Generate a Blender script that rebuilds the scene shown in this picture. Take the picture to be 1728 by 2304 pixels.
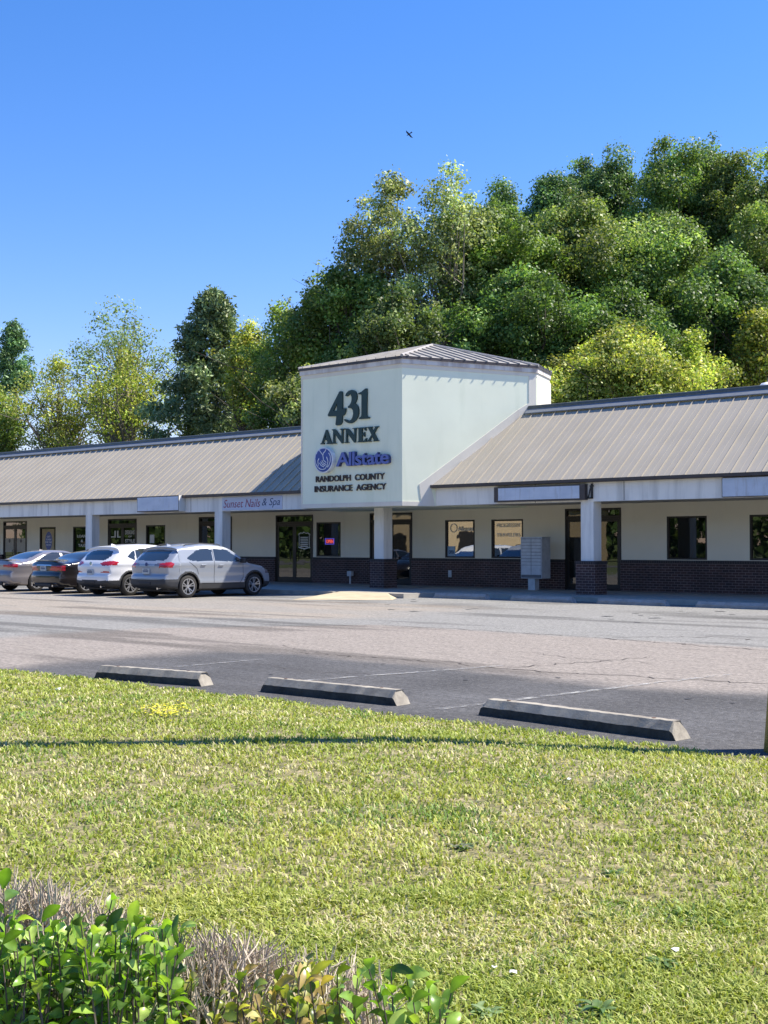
import bpy, bmesh, math, random
import numpy as np
from mathutils import Vector, Matrix

for o in list(bpy.data.objects):
    bpy.data.objects.remove(o)
SC = bpy.context.scene
COL = SC.collection
random.seed(7)
RNG = np.random.default_rng(11)
PI = math.pi
rad = math.radians

# ------------------------------------------------------------------ camera
# X runs along the shop front (to the right), Y runs into the building, Z up.
F, CX, CY, H = 2800.0, 864.0, 1152.0, 1.55
YAW, PITCH = rad(49.0), math.atan(75 / F)
cam = bpy.data.cameras.new("camera")
camo = bpy.data.objects.new("camera", cam)
COL.objects.link(camo)
camo.location = (0, 0, H)
camo.rotation_euler = (PI / 2 + PITCH, 0, PI / 2 - YAW)
cam.sensor_fit = 'VERTICAL'
cam.sensor_height = 36
cam.lens = 36 * F / 2304
cam.clip_start = 0.05
cam.clip_end = 4000
SC.camera = camo

# ------------------------------------------------------------------ sky, sun, exposure
SUN_AZ, SUN_EL = rad(35.5), rad(52.2)      # azimuth clockwise from +Y
W = bpy.data.worlds.new("World")
SC.world = W
W.use_nodes = True
wn = W.node_tree.nodes
sky = wn.new('ShaderNodeTexSky')
sky.sky_type = 'NISHITA'
sky.sun_disc = False
sky.sun_elevation = SUN_EL
sky.sun_rotation = SUN_AZ
sky.altitude = 0
sky.air_density = 1.15
sky.dust_density = 0.15
sky.ozone_density = 5.5
hs = wn.new('ShaderNodeHueSaturation')
hs.inputs['Saturation'].default_value = 1.27
tn = wn.new('ShaderNodeMix'); tn.data_type = 'RGBA'; tn.blend_type = 'MULTIPLY'; tn.inputs[0].default_value = 1; tn.inputs[7].default_value = (0.94, 0.74, 0.87, 1)
W.node_tree.links.new(sky.outputs[0], hs.inputs['Color'])
W.node_tree.links.new(hs.outputs[0], tn.inputs[6])
W.node_tree.links.new(tn.outputs[2], wn['Background'].inputs[0])
wn['Background'].inputs[1].default_value = 0.115
sl = bpy.data.lights.new("sun", 'SUN')
sl.energy = 4.7
sl.angle = rad(0.5)
sl.color = (1.0, 0.92, 0.80)
so = bpy.data.objects.new("sun", sl)
COL.objects.link(so)
SDIR = Vector((math.sin(SUN_AZ) * math.cos(SUN_EL), math.cos(SUN_AZ) * math.cos(SUN_EL), math.sin(SUN_EL)))
so.rotation_euler = SDIR.to_track_quat('Z', 'Y').to_euler()
so.location = (0, 0, 60)
SC.view_settings.view_transform = 'Standard'
SC.view_settings.look = 'None'
SC.view_settings.exposure = 1.08
SC.view_settings.gamma = 1
SC.render.engine = 'CYCLES'
SC.cycles.max_bounces = 8
SC.cycles.transparent_max_bounces = 12
SC.cycles.use_adaptive_sampling = True

# ------------------------------------------------------------------ survey helpers: where a sight line meets the ground or a facade plane
_d = np.array([-math.cos(YAW), math.sin(YAW), 0]); _r = np.array([math.sin(YAW), math.cos(YAW), 0]); _u = np.array([0, 0, 1.])
_fw = _d * math.cos(PITCH) + _u * math.sin(PITCH); _up = _u * math.cos(PITCH) - _d * math.sin(PITCH)
_O = np.array([0, 0, H])
def ray(u, v): return _fw + _r * (u - CX) / F - _up * (v - CY) / F
def Wz(u, v, z=0.0): q = ray(u, v); return _O + q * (z - H) / q[2]
def Wy(u, v, y): q = ray(u, v); return _O + q * (y / q[1])
def Wt(u, t):   # ground position at depth t on the bearing of u
    q = _d + _r * (u - CX) / F
    return q * t

# ------------------------------------------------------------------ object helpers
def tag(o, label=None, cat=None, group=None, kind=None):
    if label: o['label'] = label
    if cat: o['category'] = cat
    if group: o['group'] = group
    if kind: o['kind'] = kind
    return o
def empty(name, loc, label=None, cat=None, group=None, rz=0):
    o = bpy.data.objects.new(name, None)
    COL.objects.link(o)
    o.location = loc
    o.rotation_euler = (0, 0, rz)
    o.empty_display_size = 0.2
    return tag(o, label, cat, group)
def wl(p):
    v = Vector((0, 0, 0))
    while p is not None:
        v = v + p.location; p = p.parent
    return v
def mesh_obj(name, verts, faces, mat, parent=None, origin=None, smooth=False, local=False, colors=None):
    """verts in world coordinates unless local; one mesh object"""
    v = np.asarray(verts, dtype=np.float64).reshape(-1, 3)
    off = Vector((0, 0, 0))
    if parent is not None and not local: off = wl(parent)
    if origin is not None: off = Vector(origin)
    if off.length > 0: v = v - np.array(off)
    me = bpy.data.meshes.new(name)
    if isinstance(faces, np.ndarray):
        nf, k = faces.shape
        me.vertices.add(len(v)); me.vertices.foreach_set('co', v.astype(np.float32).ravel())
        me.loops.add(nf * k); me.loops.foreach_set('vertex_index', faces.astype(np.int32).ravel())
        me.polygons.add(nf)
        me.polygons.foreach_set('loop_start', (np.arange(nf) * k).astype(np.int32))
        me.update(calc_edges=True)
    else:
        me.from_pydata([tuple(p) for p in v], [], [tuple(f) for f in faces])
        me.update()
    if smooth and len(me.polygons):
        me.polygons.foreach_set('use_smooth', np.ones(len(me.polygons), dtype=bool))
    if colors is not None:
        a = me.color_attributes.new('Col', 'FLOAT_COLOR', 'POINT')
        c = np.ones((len(v), 4), dtype=np.float32); c[:, :3] = colors
        a.data.foreach_set('color', c.ravel())
    if mat: me.materials.append(mat)
    o = bpy.data.objects.new(name, me)
    COL.objects.link(o)
    if parent is not None: o.parent = parent
    elif origin is not None: o.location = off
    return o
class MB:
    def __init__(s): s.v = []; s.f = []
    def add(s, vs, fs):
        n = len(s.v); s.v += [tuple(p) for p in vs]; s.f += [tuple(i + n for i in f) for f in fs]; return s
    def box(s, a, b):
        x0, y0, z0 = [min(p, q) for p, q in zip(a, b)]; x1, y1, z1 = [max(p, q) for p, q in zip(a, b)]
        return s.add([(x0, y0, z0), (x1, y0, z0), (x1, y1, z0), (x0, y1, z0), (x0, y0, z1), (x1, y0, z1), (x1, y1, z1), (x0, y1, z1)],
                     [(0, 3, 2, 1), (4, 5, 6, 7), (0, 1, 5, 4), (1, 2, 6, 5), (2, 3, 7, 6), (3, 0, 4, 7)])
    def prism(s, poly, z0, z1):
        n = len(poly)
        vs = [(p[0], p[1], z0) for p in poly] + [(p[0], p[1], z1) for p in poly]
        return s.add(vs, [tuple(range(n))[::-1], tuple(range(n, 2 * n))] + [(i, (i + 1) % n, n + (i + 1) % n, n + i) for i in range(n)])
    def sweep(s, prof, p0, p1, side, up=(0, 0, 1)):
        """extrude a 2D profile (side, up) from p0 to p1"""
        side = Vector(side); up = Vector(up); n = len(prof)
        vs = [Vector(p) + side * a + up * b for p in (p0, p1) for a, b in prof]
        return s.add(vs, [tuple(range(n))[::-1], tuple(range(n, 2 * n))] + [(i, (i + 1) % n, n + (i + 1) % n, n + i) for i in range(n)])
    def tube(s, pts, rs, n=8, cap=True):
        pts = [Vector(p) for p in pts]
        rings = []
        for i, p in enumerate(pts):
            t = (pts[min(i + 1, len(pts) - 1)] - pts[max(i - 1, 0)]).normalized()
            a = t.cross(Vector((0.3, 0.2, 1) if abs(t.z) < 0.95 else (1, 0, 0))).normalized(); b = t.cross(a)
            r = rs[i] if hasattr(rs, '__len__') else rs
            rings.append([p + (a * math.cos(2 * PI * k / n) + b * math.sin(2 * PI * k / n)) * r for k in range(n)])
        vs = [q for rg in rings for q in rg]; fs = []
        for i in range(len(pts) - 1):
            for k in range(n):
                fs.append((i * n + k, i * n + (k + 1) % n, (i + 1) * n + (k + 1) % n, (i + 1) * n + k))
        if cap: fs += [tuple(range(n))[::-1], tuple((len(pts) - 1) * n + k for k in range(n))]
        return s.add(vs, fs)
    def lathe(s, prof, c, axis=(0, 0, 1), n=32):
        axis = Vector(axis).normalized(); a = axis.orthogonal().normalized(); b = axis.cross(a); c = Vector(c)
        vs = []; m = len(prof)
        for k in range(n):
            d = a * math.cos(2 * PI * k / n) + b * math.sin(2 * PI * k / n)
            vs += [c + d * r + axis * h for r, h in prof]
        fs = [(k * m + i, ((k + 1) % n) * m + i, ((k + 1) % n) * m + i + 1, k * m + i + 1) for k in range(n) for i in range(m - 1)]
        return s.add(vs, fs)
    def build(s, name, mat, parent=None, smooth=False, origin=None, local=False):
        return mesh_obj(name, s.v, s.f, mat, parent, origin, smooth, local)
def bevel(o, w, seg=2):
    m = o.modifiers.new('bevel', 'BEVEL'); m.width = w; m.segments = seg; m.limit_method = 'ANGLE'; m.angle_limit = rad(40)
    return o
def fix_normals(o):
    bm = bmesh.new(); bm.from_mesh(o.data); bmesh.ops.recalc_face_normals(bm, faces=bm.faces); bm.to_mesh(o.data); bm.free(); return o

# ------------------------------------------------------------------ materials
class N:
    def __init__(s, name):
        s.m = bpy.data.materials.new(name); s.m.use_nodes = True; s.t = s.m.node_tree; s.n = s.t.nodes
        s.bsdf = s.n['Principled BSDF']; s.out = s.n['Material Output']
        s._tc = None
    def new(s, k, **kw):
        x = s.n.new(k)
        for a, b in kw.items(): setattr(x, a, b)
        return x
    def link(s, a, b): s.t.links.new(a, b)
    def tc(s, which='Object'):
        if s._tc is None: s._tc = s.new('ShaderNodeTexCoord')
        return s._tc.outputs[which]
    def pos(s):
        g = s.new('ShaderNodeNewGeometry'); return g.outputs['Position']
    def mapping(s, vec, scale=(1, 1, 1)):
        m = s.new('ShaderNodeMapping'); m.inputs['Scale'].default_value = scale; s.link(vec, m.inputs[0]); return m.outputs[0]
    def noise(s, scale, vec=None, detail=4, rough=0.55):
        x = s.new('ShaderNodeTexNoise'); x.inputs['Scale'].default_value = scale; x.inputs['Detail'].default_value = detail
        x.inputs['Roughness'].default_value = rough
        s.link(vec if vec is not None else s.pos(), x.inputs['Vector']); return x.outputs['Fac']
    def ramp(s, fac, stops):
        r = s.new('ShaderNodeValToRGB'); cr = r.color_ramp
        while len(cr.elements) < len(stops): cr.elements.new(0.5)
        for e, (p, c) in zip(cr.elements, stops):
            e.position = p; e.color = (c[0], c[1], c[2], 1) if hasattr(c, '__len__') else (c, c, c, 1)
        s.link(fac, r.inputs[0]); return r.outputs[0]
    def mix(s, fac, a, b, mode='MIX'):
        m = s.new('ShaderNodeMix', data_type='RGBA', blend_type=mode)
        for sock, v in ((m.inputs[0], fac), (m.inputs[6], a), (m.inputs[7], b)):
            if isinstance(v, (int, float)): sock.default_value = v
            elif isinstance(v, tuple): sock.default_value = (*v, 1)
            else: s.link(v, sock)
        return m.outputs[2]
    def math(s, op, a, b=0.0, clamp=False):
        m = s.new('ShaderNodeMath', operation=op, use_clamp=clamp)
        for sock, v in ((m.inputs[0], a), (m.inputs[1], b)):
            if isinstance(v, (int, float)): sock.default_value = v
            else: s.link(v, sock)
        return m.outputs[0]
    def bump(s, h, strength=0.3, dist=0.01):
        b = s.new('ShaderNodeBump'); b.inputs['Strength'].default_value = strength; b.inputs['Distance'].default_value = dist
        s.link(h, b.inputs['Height']); s.link(b.outputs[0], s.bsdf.inputs['Normal'])
    def color(s, c):
        i = s.bsdf.inputs['Base Color']
        if isinstance(c, tuple): i.default_value = (*c, 1)
        else: s.link(c, i)
    def set(s, **kw):
        for k, v in kw.items(): s.bsdf.inputs[k.replace('_', ' ')].default_value = v
        return s

def plain(name, c, rough=0.6, metal=0.0, var=0.12, scale=6, bump=0.0, coat=0.0, spec=0.5):
    m = N(name); m.set(Roughness=rough, Metallic=metal)
    m.bsdf.inputs['Coat Weight'].default_value = coat
    m.bsdf.inputs['Specular IOR Level'].default_value = spec
    n = m.noise(scale)
    m.color(m.ramp(n, [(0.3, tuple(x * (1 - var) for x in c)), (0.7, tuple(min(1, x * (1 + var)) for x in c))]))
    if bump: m.bump(m.noise(scale * 12), bump, 0.004)
    return m.m

def stucco(name, c, stain, streak=0.5, bump=0.35, dark=0.62):
    m = N(name); m.set(Roughness=0.9); m.bsdf.inputs['Specular IOR Level'].default_value = 0.2
    p = m.pos()
    base = m.ramp(m.noise(0.8, p, 5), [(0.3, tuple(x * 0.93 for x in c)), (0.7, c)])
    st = m.noise(1.0, m.mapping(p, (2.2, 2.2, 0.28)), 5, 0.6)
    f = m.math('MULTIPLY', m.ramp(st, [(dark - 0.08, 0.0), (dark + 0.12, 1.0)]), streak)
    m.color(m.mix(f, base, stain))
    m.bump(m.noise(55, p, 3), bump, 0.006)
    return m.m

M = {}
M['stucco_tower'] = stucco('tower_stucco_pale_green', (0.88, 0.92, 0.73), (0.70, 0.76, 0.58), 0.55)
M['stucco_trim'] = stucco('cream_stucco_trim', (0.78, 0.74, 0.64), (0.58, 0.52, 0.45), 0.5)
M['fascia_w'] = stucco('tower_fascia_white', (0.74, 0.70, 0.65), (0.42, 0.36, 0.33), 0.8, dark=0.5)
M['stucco_beam'] = stucco('fascia_beam_stucco', (0.90, 0.88, 0.82), (0.50, 0.49, 0.46), 0.6, dark=0.55)
M['stucco_wall'] = stucco('beige_stucco_wall', (0.86, 0.80, 0.64), (0.72, 0.66, 0.52), 0.4)
M['soffit'] = plain('soffit_board', (0.50, 0.46, 0.38), 0.8)
M['dark_trim'] = plain('bronze_metal_trim', (0.075, 0.062, 0.06), 0.45, 0.3)
M['frame'] = plain('bronze_aluminium_frame', (0.028, 0.024, 0.022), 0.4, 0.3)
M['ridge'] = plain('ridge_cap_metal', (0.11, 0.12, 0.115), 0.5, 0.2)
M['flash'] = plain('galvanised_flashing', (0.17, 0.19, 0.215), 0.6, 0.0)
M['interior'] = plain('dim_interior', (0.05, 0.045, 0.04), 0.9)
M['interior_lit'] = plain('interior_wall_paint', (0.30, 0.26, 0.2), 0.9)
M['kerb'] = plain('kerb_concrete', (0.36, 0.34, 0.30), 0.9, 0, 0.2, 2.5, 0.3)
M['black'] = plain('black_plastic', (0.018, 0.018, 0.019), 0.55)
M['white_paper'] = plain('white_paper', (0.75, 0.75, 0.76), 0.8)
M['grey_decal'] = plain('white_vinyl', (0.72, 0.72, 0.68), 0.6)
M['sign_face'] = None
M['mailbox'] = plain('grey_mailbox_enamel', (0.50, 0.53, 0.55), 0.5, 0.0)
M['mailbox_dark'] = plain('grey_mailbox_gap', (0.12, 0.13, 0.14), 0.6)
M['green'] = plain('dark_green_letter', (0.012, 0.042, 0.038), 0.45)
M['brown'] = plain('dark_brown_letter', (0.05, 0.035, 0.032), 0.5)
M['blue'] = plain('logo_blue', (0.03, 0.07, 0.30), 0.4)
M['violet'] = plain('letter_blue', (0.11, 0.15, 0.42), 0.4)
M['navy'] = plain('letter_navy_edge', (0.03, 0.05, 0.16), 0.5)
M['logo_white'] = plain('logo_white', (0.72, 0.76, 0.82), 0.4)
M['red'] = plain('sign_red', (0.30, 0.05, 0.10), 0.6)
M['navy_text'] = plain('sign_navy', (0.03, 0.06, 0.15), 0.6)
M['tan_wall'] = plain('tan_render', (0.60, 0.45, 0.27), 0.9)

def sign_face_mat():
    m = N('faded_sign_face'); m.set(Roughness=0.35)
    p = m.pos()
    a = m.ramp(m.noise(1.6, m.mapping(p, (1.0, 1, 2.2)), 5), [(0.35, (0.50, 0.57, 0.68)), (0.7, (0.62, 0.68, 0.78))])
    st = m.ramp(m.noise(3.2, m.mapping(p, (3.0, 1, .5)), 4), [(0.56, 0.0), (0.7, 0.55)])
    m.color(m.mix(st, a, (0.42, 0.44, 0.47)))
    return m.m
M['sign_face'] = sign_face_mat()
M['sign_face2'] = plain('white_vinyl_sign_face', (0.56, 0.60, 0.72), 0.45, 0, 0.05, 3)

def roof_mat():
    m = N('beige_standing_seam_metal'); m.set(Roughness=0.62, Metallic=0.0); m.bsdf.inputs['Specular IOR Level'].default_value = .25
    p = m.pos()
    c = m.ramp(m.noise(0.7, p, 5), [(0.3, (0.36, 0.328, 0.268)), (0.72, (0.41, 0.374, 0.31))])
    m.color(m.mix(m.ramp(m.noise(2.5, m.mapping(p, (3, .5, .5)), 4), [(0.5, 0.0), (0.75, 0.35)]), c, (0.34, 0.31, 0.28)))
    return m.m
M['roof'] = roof_mat()
def roof2_mat():
    m = N('weathered_brown_roof_metal'); m.set(Roughness=0.5)
    p = m.pos()
    c = m.ramp(m.noise(2.0, p, 5), [(0.35, (0.25, 0.235, 0.21)), (0.7, (0.37, 0.35, 0.31))])
    m.color(c); return m.m
M['roof2'] = roof2_mat()

def brick_mat():
    m = N('dark_red_brick'); m.set(Roughness=0.85)
    p = m.pos()
    sp = m.new('ShaderNodeSeparateXYZ'); m.link(p, sp.inputs[0])
    cb = m.new('ShaderNodeCombineXYZ'); m.link(m.math('ADD', sp.outputs[0], sp.outputs[1]), cb.inputs[0]); m.link(sp.outputs[2], cb.inputs[1])
    b = m.new('ShaderNodeTexBrick'); m.link(cb.outputs[0], b.inputs['Vector'])
    b.inputs['Color1'].default_value = (0.085, 0.042, 0.036, 1); b.inputs['Color2'].default_value = (0.045, 0.026, 0.026, 1)
    b.inputs['Mortar'].default_value = (0.26, 0.20, 0.18, 1)
    b.inputs['Scale'].default_value = 1.0; b.inputs['Mortar Size'].default_value = 0.007; b.inputs['Mortar Smooth'].default_value = 0.2
    b.inputs['Brick Width'].default_value = 0.205; b.inputs['Row Height'].default_value = 0.0765
    dirt = m.ramp(m.noise(1.3, p, 5), [(0.35, 0.7), (0.7, 1.15)])
    m.color(m.mix(1.0, b.outputs['Color'], dirt, 'MULTIPLY'))
    m.bump(b.outputs['Fac'], 0.5, -0.006)
    return m.m
M['brick'] = brick_mat()
def soldier_mat():
    m = N('soldier_course_brick'); m.set(Roughness=0.85)
    p = m.pos()
    sp = m.new('ShaderNodeSeparateXYZ'); m.link(p, sp.inputs[0])
    cb = m.new('ShaderNodeCombineXYZ'); m.link(m.math('ADD', sp.outputs[0], sp.outputs[1]), cb.inputs[0]); m.link(m.math('ADD', sp.outputs[2], 0.07), cb.inputs[1])
    b = m.new('ShaderNodeTexBrick'); m.link(cb.outputs[0], b.inputs['Vector']); b.offset = 0
    b.inputs['Color1'].default_value = (0.045, 0.036, 0.036, 1); b.inputs['Color2'].default_value = (0.03, 0.025, 0.026, 1)
    b.inputs['Mortar'].default_value = (0.12, 0.10, 0.095, 1)
    b.inputs['Scale'].default_value = 1.0; b.inputs['Mortar Size'].default_value = 0.007
    b.inputs['Brick Width'].default_value = 0.0765; b.inputs['Row Height'].default_value = 0.6
    m.color(b.outputs['Color'])
    return m.m
M['soldier'] = soldier_mat()

def glass_mat(name, tint=(0.55, 0.6, 0.6), refl=0.30, rough=0.012, trans=0.55):
    m = N(name)
    g = m.new('ShaderNodeBsdfGlossy'); g.inputs['Roughness'].default_value = rough; g.inputs['Color'].default_value = (0.92, 0.93, 0.92, 1)
    t = m.new('ShaderNodeBsdfTransparent'); t.inputs['Color'].default_value = (*tint, 1)
    d = m.new('ShaderNodeBsdfDiffuse'); d.inputs['Color'].default_value = (0.012, 0.014, 0.014, 1)
    a = m.new('ShaderNodeMixShader'); a.inputs[0].default_value = trans; m.link(d.outputs[0], a.inputs[1]); m.link(t.outputs[0], a.inputs[2])
    fr = m.new('ShaderNodeFresnel'); fr.inputs[0].default_value = 1.5
    f = m.math('ADD', fr.outputs[0], refl, True)
    wv = m.noise(1.3, m.pos(), 2); bp = m.new('ShaderNodeBump'); bp.inputs['Strength'].default_value = 0.06; bp.inputs['Distance'].default_value = 0.03
    m.link(wv, bp.inputs['Height']); m.link(bp.outputs[0], g.inputs['Normal'])
    b = m.new('ShaderNodeMixShader'); m.link(f, b.inputs[0]); m.link(a.outputs[0], b.inputs[1]); m.link(g.outputs[0], b.inputs[2])
    m.link(b.outputs[0], m.out.inputs['Surface'])
    return m.m
M['glass'] = glass_mat('shopfront_glass', refl=0.24)
M['glass_door'] = glass_mat('door_glass', refl=0.06, trans=.4)
M['glass_dark'] = glass_mat('tinted_shopfront_glass', refl=0.06, trans=0.35)

def conc_mat(name, c, dk, scale=5):
    m = N(name); m.set(Roughness=0.92)
    p = m.pos()
    a = m.ramp(m.noise(scale, p, 8, 0.65), [(0.32, dk), (0.62, c)])
    sp = m.ramp(m.noise(90, p, 3), [(0.62, 0.0), (0.72, 0.5)])
    m.color(m.mix(sp, a, tuple(x * 0.45 for x in c)))
    m.bump(m.noise(70, p, 4), 0.5, 0.006)
    return m.m
M['stop'] = conc_mat('weathered_concrete_stop', (0.36, 0.33, 0.27), (0.19, 0.17, 0.14))
M['stop2'] = conc_mat('grey_concrete_stop', (0.34, 0.34, 0.33), (0.24, 0.24, 0.23))
M['stop_low'] = conc_mat('dark_stop_side_concrete', (0.075, 0.073, 0.066), (0.03, 0.031, 0.029), 9)  # near-black tone for the lower side faces of the near stops
M['walk'] = conc_mat('sidewalk_concrete', (0.34, 0.32, 0.28), (0.24, 0.22, 0.20), 1.2)
M['ramp'] = conc_mat('ramp_concrete', (0.47, 0.40, 0.27), (0.36, 0.30, 0.20), 1.5)

def leaf_mat(name, trans=0.35, rough=0.5, spec=0.3, tfac=(1.25, 1.25, 0.6)):
    m = N(name); m.set(Roughness=rough); m.bsdf.inputs['Specular IOR Level'].default_value = spec
    a = m.new('ShaderNodeVertexColor', layer_name='Col')
    m.color(a.outputs[0])
    t = m.new('ShaderNodeBsdfTranslucent'); m.link(m.mix(1.0, a.outputs[0], tfac, 'MULTIPLY'), t.inputs[0])
    x = m.new('ShaderNodeMixShader'); x.inputs[0].default_value = trans
    m.link(m.bsdf.outputs[0], x.inputs[1]); m.link(t.outputs[0], x.inputs[2]); m.link(x.outputs[0], m.out.inputs['Surface'])
    return m.m
M['leaf'] = leaf_mat('tree_leaf', 0.35)
M['needle'] = leaf_mat('pine_needle', 0.12)
M['grass'] = leaf_mat('grass_blade', 0.30, 0.55, 0.3, (1.1, 1.15, 0.55))
M['shrub_leaf'] = leaf_mat('glossy_shrub_leaf', 0.36, 0.34, 0.45, (1.5, 1.7, 0.4))
def bark_mat(name, c):
    m = N(name); m.set(Roughness=0.95); p = m.pos()
    m.color(m.ramp(m.noise(6, m.mapping(p, (3, 3, .6)), 5), [(0.35, tuple(x * .55 for x in c)), (0.7, c)])); m.bump(m.noise(14, m.mapping(p, (3, 3, .5)), 4), 0.6, 0.02)
    return m.m
M['bark'] = bark_mat('tree_bark', (0.15, 0.125, 0.10))
M['bark_pale'] = bark_mat('pale_bark', (0.30, 0.26, 0.21))
M['twig'] = bark_mat('dead_grey_twig', (0.64, 0.54, 0.42))
M['pole'] = bark_mat('utility_pole_wood', (0.24, 0.19, 0.13))
M['yellow'] = plain('yellow_pole_guard', (0.42, 0.34, 0.09), 0.5)

# ------------------------------------------------------------------ small numpy value noise (for albedo zones and lawn relief)
_lat = RNG.random((256, 256))
def vnoise(x, y, s, o=0):
    x = np.asarray(x) / s + 37.3 * (o + 1); y = np.asarray(y) / s + 91.7 * (o + 1)
    xi = np.floor(x).astype(int); yi = np.floor(y).astype(int); fx = x - xi; fy = y - yi
    fx = fx * fx * (3 - 2 * fx); fy = fy * fy * (3 - 2 * fy)
    g = lambda a, b: _lat[a % 256, b % 256]
    return (g(xi, yi) * (1 - fx) + g(xi + 1, yi) * fx) * (1 - fy) + (g(xi, yi + 1) * (1 - fx) + g(xi + 1, yi + 1) * fx) * fy
def fbm(x, y, s, o=0, n=4):
    r = 0; a = 1; t = 0
    for i in range(n): r = r + a * vnoise(x, y, s / 2 ** i, o + i * 3); t += a; a *= .55
    return r / t
def sst(a, b, x): t = np.clip((x - a) / (b - a), 0, 1); return t * t * (3 - 2 * t)

# ------------------------------------------------------------------ ground
def ground_mat():
    m = N('far_ground_cover'); m.set(Roughness=1)
    m.color(m.ramp(m.noise(0.15, None, 6), [(0.35, (0.07, 0.10, 0.03)), (0.7, (0.16, 0.18, 0.07))])); return m.m
tag(mesh_obj('ground', [(-1500, -1500, -.06), (1500, -1500, -.06), (1500, 1500, -.06), (-1500, 1500, -.06)], [(0, 1, 2, 3)], ground_mat()), kind='structure')

def lot_mat():
    m = N('worn_asphalt'); m.set(Roughness=0.9); m.bsdf.inputs['Specular IOR Level'].default_value = 0.3
    a = m.new('ShaderNodeVertexColor', layer_name='Col'); p = m.pos()
    f1 = m.ramp(m.noise(15, p, 7, 0.95), [(0.40, 0.45), (0.60, 1.55)])
    f2 = m.ramp(m.noise(4.5, m.mapping(p, (.35, 1.6, 1)), 5, 0.7), [(0.3, 0.80), (0.7, 1.15)])
    c = m.mix(1.0, m.mix(1.0, a.outputs[0], f1, 'MULTIPLY'), f2, 'MULTIPLY')
    v = m.new('ShaderNodeTexVoronoi'); v.inputs['Scale'].default_value = 42; m.link(p, v.inputs['Vector'])
    c = m.mix(m.ramp(v.outputs['Distance'], [(0.05, 0.55), (0.22, 0.0)]), c, (0.52, 0.48, 0.44))
    c = m.mix(m.ramp(m.noise(60, p, 3, .8), [(0.56, 0.0), (0.66, 0.7)]), c, (0.05, 0.05, 0.052))
    m.color(c); m.bump(m.noise(60, p, 4, .7), 0.75, 0.012)
    return m.m
def lot_color(X, Y):
    n1 = fbm(X, Y, 3.0, 1); n2 = fbm(X, Y, 0.9, 5); st = fbm(X * .3, Y * 2.0, 1.6, 9)
    grey = np.array([0.222, 0.220, 0.207]); pink = np.array([0.248, 0.221, 0.194]); dark = np.array([0.072, 0.074, 0.078]); tanc = np.array([0.275, 0.245, 0.205])
    w = (n1 - .5) * 1.6 + (n2 - .5) * .7
    ptop = 17.9 + np.clip(-(X + 16) * -0.9, -9, 0) * 1.0 + w * .25        # far edge of the pink band
    ptop = np.where(X < -16, 18.2 + (X + 16) * 1.35, 18.1 + (X + 16) * -0.02) + w * .22
    fp = sst(.35, -.1, Y - ptop) * sst(-19.2, -18.2, X + w * .3)
    col = grey + (pink - grey) * fp[..., None]
    f2 = sst(-17.0, -19.5, X + w) * sst(0, .9, (Y - (18.2 + (X + 18.5) * .50)) + w * .5) * sst(1.0, 0.0, Y - (24.6 + w))
    col = col + (tanc - col) * (f2 * (0.55 + .45 * sst(.4, .6, st)))[..., None]
    fd = sst(12.9, 11.9, Y + w * .9) * sst(-14.6, -13.4, X + w * .6)
    stall = (X + 7.1 + 27.5) % 2.72
    oil = np.exp(-((stall - 1.36) / .55) ** 2) * sst(13, 11, Y) * .22
    darkv = dark * (1.0 + .75 * (st - .5))[..., None] * (1 + .45 * (n2 - .5))[..., None]
    col = col + (darkv - col) * (fd * .93)[..., None]
    col = col * (1 - oil * fd)[..., None]
    # darker worn streaks along the aisle and beside the shop kerb
    s2 = sst(.58, .70, fbm(X * .22, Y * 1.6, 1.5, 21)) * .42
    col = col * (1 - s2 * (1 - fd))[..., None]
    s3 = sst(22.5, 26, Y) * sst(.42, .62, fbm(X * .5, Y, 2.2, 31)) * .35
    col = col * (1 - s3)[..., None]
    return col
xs = np.concatenate([np.arange(-80, -36, .6), np.arange(-36, -2, .1), np.arange(-2, 16, .6)])
ys = np.concatenate([np.arange(7.9, 26, .1), np.arange(26, 34.3, .3)])
GX, GY = np.meshgrid(xs, ys, indexing='ij')
ni, nj = GX.shape
idx = np.arange(ni * nj).reshape(ni, nj)
fc = np.stack([idx[:-1, :-1], idx[1:, :-1], idx[1:, 1:], idx[:-1, 1:]], -1).reshape(-1, 4)
lot = mesh_obj('parking_lot', np.stack([GX, GY, GX * 0], -1).reshape(-1, 3), fc, lot_mat(), colors=lot_color(GX, GY).reshape(-1, 3))
tag(lot, kind='structure')
rd = MB().box((-300, -19, -.2), (200, -8, -.02)).build('road', plain('road_asphalt', (0.12, 0.12, 0.125), 0.9)); tag(rd, kind='structure')

# cracks in the asphalt
def crack(pts, w, mb, jit=.05):
    P = []
    for a, b in zip(pts[:-1], pts[1:]):
        n = max(2, int(math.hypot(b[0] - a[0], b[1] - a[1]) / .12))
        for i in range(n):
            t = i / n; P.append((a[0] + (b[0] - a[0]) * t + random.gauss(0, jit), a[1] + (b[1] - a[1]) * t + random.gauss(0, jit)))
    for (x0, y0), (x1, y1) in zip(P[:-1], P[1:]):
        dx, dy = x1 - x0, y1 - y0; L = math.hypot(dx, dy) + 1e-6; k = w * random.uniform(.3, 1.2) / 2; nx, ny = -dy / L * k, dx / L * k
        mb.add([(x0 + nx, y0 + ny, .005), (x0 - nx, y0 - ny, .005), (x1 - nx, y1 - ny, .005), (x1 + nx, y1 + ny, .005)], [(0, 1, 2, 3)])
cm = MB()
crack([(-18.1, 15.6), (-15.9, 18.25), (-13.5, 18.3), (-10.9, 18.1), (-7.5, 17.5), (-3, 17.2)], .035, cm)
crack([(-12.8, 12.8), (-10.2, 13.0), (-8.6, 12.85), (-6, 13.3), (-4, 13.7)], .03, cm, .06)
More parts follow.
